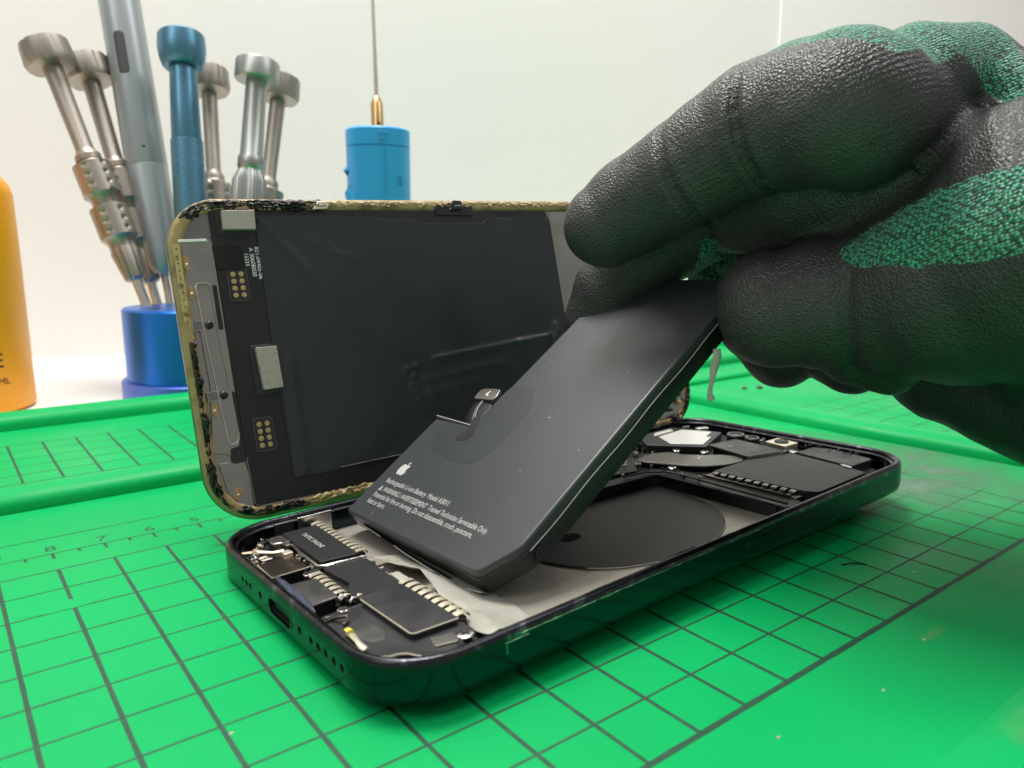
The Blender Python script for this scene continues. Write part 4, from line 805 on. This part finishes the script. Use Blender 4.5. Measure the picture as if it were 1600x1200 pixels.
if np.dot(nrm, camR[0]) < 0: b0, rt, axx, nrm = on_side(top, ax, 46.8, 8.8, -.30, 0)
v = []; f = []; NA, NC = 24, 9
for i in range(NA+1):
    y = -10.5+21*i/NA; hw = 2.9*math.sqrt(max(.0004, 1-(max(0, abs(y)-7.6)/2.9)**2))
    for k in range(NC):
        x = hw*(-1+2*k/(NC-1)); a = x/8.8; rr_ = 8.8+(.28 if 0 < k < NC-1 and 0 < i < NA else -.05); v.append(b0-nrm*9.05+nrm*rr_*math.cos(a)+rt*rr_*math.sin(a)+axx*y-bot)
for i in range(NA):
    for k in range(NC-1): f.append((i*NC+k, i*NC+k+1, (i+1)*NC+k+1, (i+1)*NC+k))
mesh_obj('button', v, f, M['penbtn'], t)
b0, rt, axx, nrm = on_side(top, ax, 90, 8.8, 0, 0); wrap_shape('mark', [(-.6, -.5), (.6, -.5), (.6, .5), (-.6, .5)], b0, rt, axx, nrm, 8.8, M['hole'], t, bot, .05)
def wrap_text(txt, size, base, rt, axx, nrm, r, m, parent, bot, rot, name='lettering', dx=0, dy=0, sq=1.):
    V, F = text_mesh(txt, size, .02, 'LEFT', sq); c, s_ = math.cos(rot), math.sin(rot); v = []
    for x, y, z in V:
        X = x*c-y*s_+dx; Y = x*s_+y*c+dy; a = X/r; v.append(base-nrm*r+nrm*((r+.06+z)*math.cos(a))+rt*((r+.06+z)*math.sin(a))+axx*Y-bot)
    return mesh_obj(name, v, F, m, parent, smooth=False)
b0, rt, axx, nrm = on_side(top, ax, 25, 8.8, 0, 0)
if np.dot(nrm, camR[0]) < 0: pass
sg = 1 if np.dot(rt, camR[0]) > 0 else -1
b0, rt, axx, nrm = on_side(top, ax, 25, 8.8, 0, 0); wrap_text('AUY', 5.2, b0, np.array(rt)*sg, axx*-1 if False else axx, nrm, 8.8, M['lightprint'], t, bot, R_(90), dx=5.4, dy=-12)
# light blue gadget with a brass needle
g0 = np.array([178.2, 183.5, -4.25]); gt = 120.3
gd = empty('soldering_gadget', 'light blue cylindrical plastic tool with a long brass tipped needle, behind the phone screen', 'bench tool', loc=g0)
mb = MB(); mb.lathe([(0, 15), (gt-9, 15.4), (gt-8.9, 14.9), (gt-8.3, 14.9), (gt-8.2, 15.5), (gt-.8, 15.5), (gt, 14.7)], 80); mb.build('body', M['sky'], gd)
fr_ = cl-g0; fr_[2] = 0; fr_ /= np.linalg.norm(fr_); rg = np.array([camR[0][0], camR[0][1], 0]); rg /= np.linalg.norm(rg)
mb = MB(); pts = [(-11.5*rg+fr_*7.5)+np.array([0, 0, gt-14])-rg*0, (-13.6*rg+fr_*5)+np.array([0, 0, gt-20]), (-12.6*rg+fr_*7.4)+np.array([0, 0, gt-30]), (-9.8*rg+fr_*10.4)+np.array([0, 0, gt-42]), (-7.5*rg+fr_*11)+np.array([0, 0, gt-60])]
mb.tube(pts, [1.0, 3.6, 4.2, 4.2, 4.0], 20); mb.build('thumb_rest', M['sky'], gd)
mb = MB(); base = np.array([0, 0, gt-4.5])+fr_*15.55
for a0_, a1_ in ((0, 1),):
    arcp = [base+rg*(.2+0)+np.array([0, 0, 1.5]), base+rg*3+np.array([0, 0, 1.5]), base+rg*4.4+np.array([0, 0, 1.0])-fr_*.5, base+rg*4.8-fr_*.6, base+rg*4.2+np.array([0, 0, -1.2])-fr_*.5, base+rg*2.6+np.array([0, 0, -1.6]), base-rg*.0+np.array([0, 0, -1.6])]
    mb.tube(arcp, .28, 6)
mb.build('arrow_mark', M['skydark'], gd)
mb = MB(); mb.tube([fr_*15.35+rg*3.0+np.array([0, 0, z]) for z in (10, 60, gt-9.5)], .12, 5); mb.build('seam', M['skydark'], gd)
for k, (z, tx) in enumerate(((gt-27, 'S'),)):
    V, F = text_mesh(tx, 6.0, .02); v = []
    for x, y, zz in V:
        a = .62+x/15.4; v.append((fr_*math.cos(a)+rg*math.sin(a))*15.55+np.array([0, 0, z+y]))
    mesh_obj('lettering', v, F, M['skydark'], gd, smooth=False)
top_, up_ = map(np.array, tools['needle']); tb = np.array([0, 0, gt]); ax2 = np.array([.02, .035, 1.]); ax2 = (up_-(g0+tb)); ax2 /= np.linalg.norm(ax2)
mb = MB(); mb.lathe([(-.5, 3.0), (12.5, 3.0), (15, 2.2), (16.6, 1.2)], 32, ax2, tb); mb.build('brass_collar', M['brass'], gd)
mb = MB(); mb.lathe([(0, .75), (.2, .75)], 14, fr_, tb+ax2*2.8+fr_*2.9+rg*.6); mb.build('collar_hole', M['hole'], gd)
mb = MB(); mb.lathe([(16, .95), (85, .62), (90, .6)], 20, ax2, tb); mb.build('needle', M['titan'], gd)
# orange bottle at the left edge
b0 = np.array([22.3, 192.4, -4.25]); R1 = 27.; ctr = b0+(-rg*R1)+np.array([0, 0, 0])
bt = empty('glue_bottle', 'orange plastic bottle with dark lettering, cut off by the left edge', 'bottle', loc=ctr)
mb = MB(); mb.lathe([(0, R1-2.2), (.6, R1-.8), (2, R1), (60, R1-.1), (84, R1-.4), (88, R1-1.4), (92, R1-4.5), (95, R1-9), (97, 13), (104, 12)], 96); mb.build('body', M['orange'], bt)
mb = MB(); mb.lathe([(104, 13), (116, 12), (130, 4), (140, 2)], 48); mb.build('cap', M['orange'], bt)
fb = cl-ctr; fb[2] = 0; fb /= np.linalg.norm(fb); rb = np.cross((0, 0, 1), fb); 
if np.dot(rb, rg) < 0: rb = -rb
def bottle_text(txt, size, z, end, sq=1.1):
    V, F = text_mesh(txt, size, .02, 'RIGHT', sq); v = []
    for x, y, zz in V: a = (x+end)/R1; v.append((fb*math.cos(a)+rb*math.sin(a))*(R1+.08)+np.array([0, 0, z+y]))
    mesh_obj('lettering', v, F, M['brownprint'], bt, smooth=False)
bottle_text('E', 8.0, 18.5, 17.2, 1.2); bottle_text('0ML', 3.6, 11.8, 19.0)
# ================================================================== gloved hand
hand = empty('gloved_hand', 'hand in a green knit work glove coated with black rubber, pinching the battery', 'gloved hand', loc=HO)
def rc_sd(Pn, a, b, ra, rb_):
    """signed distance to a rounded cone (approx.)"""
    ba = b-a; l2 = ba@ba; t = np.clip(((Pn-a)@ba)/l2, 0, 1); return np.linalg.norm(Pn-a-t[:, None]*ba, axis=1)-(ra+(rb_-ra)*t), t
def smin(a, b, k): h = np.clip(.5+.5*(b-a)/k, 0, 1); return b*(1-h)+a*h-k*h*(1-h)
CH = {k: [(np.array(q[:3]), q[3]) for q in v] for k, v in chains.items()}
CRM = np.array(camR)
# palmar side of the fingers faces the thumb: crease grooves sit on that side
creases = [('index', 2, 1.5, .7), ('index', 4, 2.1, .8), ('middle', 4, 1.2, .9), ('ring', 2, .8, 1.0), ('thumb', 3, .9, 1.2)]
def chain_sd(Pn, key):
    pts = CH[key]; d = None
    for i in range(len(pts)-1):
        s_, _ = rc_sd(Pn, pts[i][0], pts[i+1][0], pts[i][1], pts[i+1][1]); d = s_ if d is None else smin(d, s_, 1.2)
    for key2, i, dep, wd_ in creases:
        if key2 != key: continue
        p = pts[i][0]; ax = pts[min(i+1, len(pts)-1)][0]-pts[i-1][0]; ax /= np.linalg.norm(ax); s_ = (Pn-p)@ax; rel = Pn-p-s_[:, None]*ax
        palm = np.array([-.25, -.75, -.6]); palm -= ax*(palm@ax); palm /= np.linalg.norm(palm)
        c = rel@palm/(np.linalg.norm(rel, axis=1)+1e-6); near = np.exp(-(np.maximum(0, np.linalg.norm(rel, axis=1)-pts[i][1]*1.3)/3)**2)
        bend = s_-1.2*(1-c)
        d = d+dep*np.exp(-(bend/wd_)**2)*np.clip(.5+.7*c, 0, 1)*near
        d = d-.22*dep*np.exp(-((np.abs(bend)-2.6*wd_)/(1.6*wd_))**2)*np.clip(.4+.6*c, 0, 1)*near
    return d
def hand_sd(Pn):
    fin = chain_sd(Pn, 'index')
    for k in ('middle', 'ring', 'pinky'): fin = smin(fin, chain_sd(Pn, k), 1.0)
    pal = smin(chain_sd(Pn, 'palm'), chain_sd(Pn, 'palm2'), 7); pal = smin(pal, chain_sd(Pn, 'meta'), 5)
    pal = smin(pal, chain_sd(Pn, 'heel'), 4)
    th = smin(chain_sd(Pn, 'thumb'), chain_sd(Pn, 'fold'), 2.0)
    d = smin(fin, pal, 1.2); return smin(d, th, 3.5)
bm = bmesh.new()
for key, pts in CH.items():
    for (a, ra), (b, rb_) in zip(pts[:-1], pts[1:]):
        n = max(1, int(np.linalg.norm(b-a)/2.2))
        for i in range(n+1):
            t = i/n; c = a+(b-a)*t; r = ra+(rb_-ra)*t+.3
            bmesh.ops.create_icosphere(bm, subdivisions=3, radius=r*S, matrix=Matrix.Translation(Vector(c)*S))
me = bpy.data.meshes.new('h'); bm.to_mesh(me); bm.free(); tmp = bpy.data.objects.new('h', me); C.objects.link(tmp)
md = tmp.modifiers.new('r', 'REMESH'); md.mode = 'VOXEL'; md.voxel_size = .75*S; md.adaptivity = 0
hm = evaluated_mesh(tmp); bpy.data.objects.remove(tmp)
N = len(hm.vertices); co = np.empty(N*3); hm.vertices.foreach_get('co', co); Pv = co.reshape(-1, 3)/S
for it in range(5):
    d = hand_sd(Pv); e = .05; gx = np.stack([hand_sd(Pv+np.eye(3)[i]*e)-hand_sd(Pv-np.eye(3)[i]*e) for i in range(3)], 1)/(2*e); gl = np.linalg.norm(gx, axis=1)[:, None]+1e-6
    Pv = Pv-gx/gl*np.clip(d[:, None]/gl, -1.2, 1.2)*.85
nrm_ = gx/gl
# fine relief: glove wrinkles and slack, along the view-independent hand frame
def vnoise(Pn, sc, seed):
    rr = np.random.default_rng(seed); out = 0
    for _ in range(7):
        k = rr.normal(0, 1, 3); k /= np.linalg.norm(k); out = out+np.sin(Pn@k*sc*rr.uniform(.6, 1.6)+rr.uniform(0, 6.28)+.8*np.sin(Pn@rr.normal(0, 1, 3)*sc*.35))
    return out/7
disp_ = .28*vnoise(Pv, .45, 1)+.14*vnoise(Pv, 1.1, 2)
def local(Pn): q = Pn-np.array(HO); return q@CRM[0], -(q@CRM[1]), -(q@CRM[2])
lx, ly, lz = local(Pv)
# long soft folds on the web between thumb and index, fine ribs along the index
web = np.exp(-((lx-25)/10)**2-((ly-10)/8)**2)
disp_ = disp_+web*(.28*np.sin((ly*.5+lx*.9)*2.2+1.5*np.sin(ly*.5))+.2*vnoise(Pv, 2.4, 9))+np.exp(-((lx-6)/8)**2-((ly+12)/8)**2)*0
Pv = Pv+nrm_*disp_[:, None]
lx, ly, lz = local(Pv)
def poly_sd(x, y, poly):
    poly = np.array(poly, float); n = len(poly); dmin = np.full(x.shape, 1e9); ins = np.zeros(x.shape, bool); j = n-1
    for i in range(n):
        a = poly[j]; b = poly[i]; ba = b-a; t = np.clip(((x-a[0])*ba[0]+(y-a[1])*ba[1])/(ba@ba), 0, 1); dmin = np.minimum(dmin, np.hypot(x-a[0]-t*ba[0], y-a[1]-t*ba[1]))
        cond = ((a[1] > y) != (b[1] > y)); xx = (b[0]-a[0])*(y-a[1])/(b[1]-a[1]+1e-12)+a[0]; ins ^= cond & (x < xx); j = i
    return np.where(ins, dmin, -dmin)
jit = .35*vnoise(Pv, 2.2, 5)+.2*vnoise(Pv, 5, 6)
facing = nrm_@(-CRM[2])                      # palm side of the hand looks to the front of the desk
k1 = poly_sd(lx, ly, K1)
k1 = np.where(facing > -.2, k1, -9)
k2 = poly_sd(lx, ly, K2)
dback = -facing*9-3.5                        # whole back of the hand is knit
k3 = np.where(lz < -22, poly_sd(lx, ly, K3), -9)
knit = np.maximum(np.maximum(k1, k2), np.maximum(np.where(lx > -30, dback, -9), k3))+jit
Pl = (Pv-np.array(HO))*S
faces = [tuple(p.vertices) for p in hm.polygons]
fk = np.array([knit[list(f_)].mean() for f_ in faces])
def knit_mix(for_knit):
    m = bpy.data.materials.new('glove_knit' if for_knit else 'glove_rubber'); m.use_nodes = True; nt = m.node_tree; b = nt.nodes['Principled BSDF']; out = nt.nodes['Material Output']; L = nt.links.new
    at = nt.nodes.new('ShaderNodeAttribute'); at.attribute_name = 'knit'; tc = nt.nodes.new('ShaderNodeTexCoord')
    # rubber
    n1 = nt.nodes.new('ShaderNodeTexVoronoi'); n1.feature = 'SMOOTH_F1'; n1.inputs['Smoothness'].default_value = .35; n1.inputs['Scale'].default_value = 2300; L(tc.outputs['Object'], n1.inputs['Vector'])
    n2 = nt.nodes.new('ShaderNodeTexNoise'); n2.inputs['Scale'].default_value = 260; n2.inputs['Detail'].default_value = 4
    mp = nt.nodes.new('ShaderNodeMapping'); mp.inputs['Rotation'].default_value = (.3, .9, .5); mp.inputs['Scale'].default_value = (.28, 1, 1); L(tc.outputs['Object'], mp.inputs['Vector']); L(mp.outputs[0], n2.inputs['Vector'])
    ad = nt.nodes.new('ShaderNodeMath'); ad.operation = 'MULTIPLY_ADD'; ad.inputs[1].default_value = .9; L(n2.outputs[0], ad.inputs[0]); L(n1.outputs[0], ad.inputs[2])
    bp = nt.nodes.new('ShaderNodeBump'); bp.inputs['Strength'].default_value = .62; bp.inputs['Distance'].default_value = .42*S; L(ad.outputs[0], bp.inputs['Height'])
    gl_ = nt.nodes.new('ShaderNodeAttribute'); gl_.attribute_name = 'gloss'
    rr = nt.nodes.new('ShaderNodeMapRange'); rr.inputs[3].default_value = .40; rr.inputs[4].default_value = .16; L(gl_.outputs['Fac'], rr.inputs[0])
    b.inputs['Base Color'].default_value = (.040, .039, .0385, 1); L(rr.outputs[0], b.inputs['Roughness']); b.inputs['Specular IOR Level'].default_value = .55
    gb = nt.nodes.new('ShaderNodeMapRange'); gb.inputs[3].default_value = .62; gb.inputs[4].default_value = .12; L(gl_.outputs['Fac'], gb.inputs[0]); L(gb.outputs[0], bp.inputs['Strength']); L(gl_.outputs['Fac'], b.inputs['Coat Weight']); b.inputs['Coat Roughness'].default_value = .2
    wv = nt.nodes.new('ShaderNodeTexWave'); wv.bands_direction = 'Y'; wv.inputs['Scale'].default_value = .24; wv.inputs['Distortion'].default_value = 2.2; wv.inputs['Detail'].default_value = 2; wv.inputs['Detail Scale'].default_value = .6
    lcn = nt.nodes.new('ShaderNodeAttribute'); lcn.attribute_name = 'loopco'; L(lcn.outputs['Vector'], wv.inputs['Vector'])
    rbn = nt.nodes.new('ShaderNodeAttribute'); rbn.attribute_name = 'rib'; bw = nt.nodes.new('ShaderNodeBump'); bw.inputs['Distance'].default_value = .3*S
    L(wv.outputs['Fac'], bw.inputs['Height']); L(rbn.outputs['Fac'], bw.inputs['Strength']); L(bp.outputs[0], bw.inputs['Normal']); L(bw.outputs[0], b.inputs['Normal'])
    # knit: rows of small shiny loops
    k = nt.nodes.new('ShaderNodeBsdfPrincipled'); mp2 = nt.nodes.new('ShaderNodeMapping'); mp2.inputs['Rotation'].default_value = (0, 0, 0)
    an = nt.nodes.new('ShaderNodeAttribute'); an.attribute_name = 'loopco'
    L(an.outputs['Vector'], mp2.inputs['Vector']); mp2.inputs['Scale'].default_value = (1.0, 1.55, 1.0)
    nd = nt.nodes.new('ShaderNodeTexNoise'); nd.inputs['Scale'].default_value = 1.2; L(an.outputs['Vector'], nd.inputs['Vector'])
    va = nt.nodes.new('ShaderNodeVectorMath'); va.operation = 'MULTIPLY_ADD'; va.inputs[1].default_value = (.5, .5, .5); L(nd.outputs['Color'], va.inputs[0]); L(mp2.outputs[0], va.inputs[2])
    vo = nt.nodes.new('ShaderNodeTexVoronoi'); vo.inputs['Scale'].default_value = 1.0; vo.inputs['Randomness'].default_value = .55; L(va.outputs[0], vo.inputs['Vector'])
    cr_ = nt.nodes.new('ShaderNodeValToRGB'); cr_.color_ramp.elements[0].position = .1; cr_.color_ramp.elements[0].color = (.13, .62, .40, 1); cr_.color_ramp.elements[1].position = .62; cr_.color_ramp.elements[1].color = (.0, .035, .02, 1)  # ramp paints loop highlights and the shade in their gaps
    e_ = cr_.color_ramp.elements.new(.38); e_.color = (.02, .30, .17, 1)
    L(vo.outputs['Distance'], cr_.inputs[0]); L(cr_.outputs[0], k.inputs['Base Color']); k.inputs['Roughness'].default_value = .38; k.inputs['Sheen Weight'].default_value = .25
    iv = nt.nodes.new('ShaderNodeMath'); iv.operation = 'SUBTRACT'; iv.inputs[0].default_value = 1; L(vo.outputs['Distance'], iv.inputs[1])
    b2 = nt.nodes.new('ShaderNodeBump'); b2.inputs['Strength'].default_value = 1; b2.inputs['Distance'].default_value = .5*S; L(iv.outputs[0], b2.inputs['Height']); L(b2.outputs[0], k.inputs['Normal'])
    st_ = nt.nodes.new('ShaderNodeMapRange'); st_.inputs[1].default_value = -.12; st_.inputs[2].default_value = .12
    # loops show through the thin edge of the coating
    a3 = nt.nodes.new('ShaderNodeMath'); a3.operation = 'MULTIPLY_ADD'; a3.inputs[1].default_value = -.8; L(vo.outputs['Distance'], a3.inputs[0]); L(at.outputs['Fac'], a3.inputs[2])
    a4 = nt.nodes.new('ShaderNodeMath'); a4.operation = 'ADD'; a4.inputs[1].default_value = .35; L(a3.outputs[0], a4.inputs[0]); L(a4.outputs[0], st_.inputs[0])
    mx = nt.nodes.new('ShaderNodeMixShader'); L(st_.outputs[0], mx.inputs[0]); L(b.outputs[0], mx.inputs[1]); L(k.outputs[0], mx.inputs[2]); L(mx.outputs[0], out.inputs[0])
    return m
rib = np.clip(.42*np.exp(-((lx+6)/11)**2-((ly-14)/6)**2)+.22*np.exp(-((lx+30)/8)**2-((ly-3)/6)**2), 0, .5)*(lx < 9)
gloss = np.clip(np.exp(-((lx-25)/8)**2-((ly-11)/8)**2)*1.6, 0, 1)
for nm_, sel, mm in (('rubber_coating', fk <= 0, knit_mix(False)), ('knit_fabric', fk > 0, knit_mix(True))):
    ids = np.nonzero(sel)[0]; used = sorted({i for q in ids for i in faces[q]}); mpv = {a: i for i, a in enumerate(used)}
    me = bpy.data.meshes.new(nm_); me.from_pydata([tuple(Pl[i]) for i in used], [], [tuple(mpv[i] for i in faces[q]) for q in ids])
    for an_, arr in (('knit', knit), ('gloss', gloss), ('rib', rib)):
        A = me.attributes.new(an_, 'FLOAT', 'POINT'); A.data.foreach_set('value', arr[used].astype(np.float32))
    # loop coordinates follow the length of the hand (rows about 0.95 mm)
    al = lx*.93+ly*.36; ac = -lx*.36+ly*.93
    lc = np.stack([al[used]/.62, ac[used]/.74, lz[used]/.74], 1).astype(np.float32)
    A = me.attributes.new('loopco', 'FLOAT_VECTOR', 'POINT'); A.data.foreach_set('vector', lc.ravel())
    for p in me.polygons: p.use_smooth = True
    me.materials.append(mm); o = bpy.data.objects.new(nm_, me); C.objects.link(o); o.parent = hand
    # keep one continuous shading across the seam between the two parts
    me.normals_split_custom_set_from_vertices([tuple(nrm_[i]) for i in used]) if False else None
bpy.data.meshes.remove(hm)
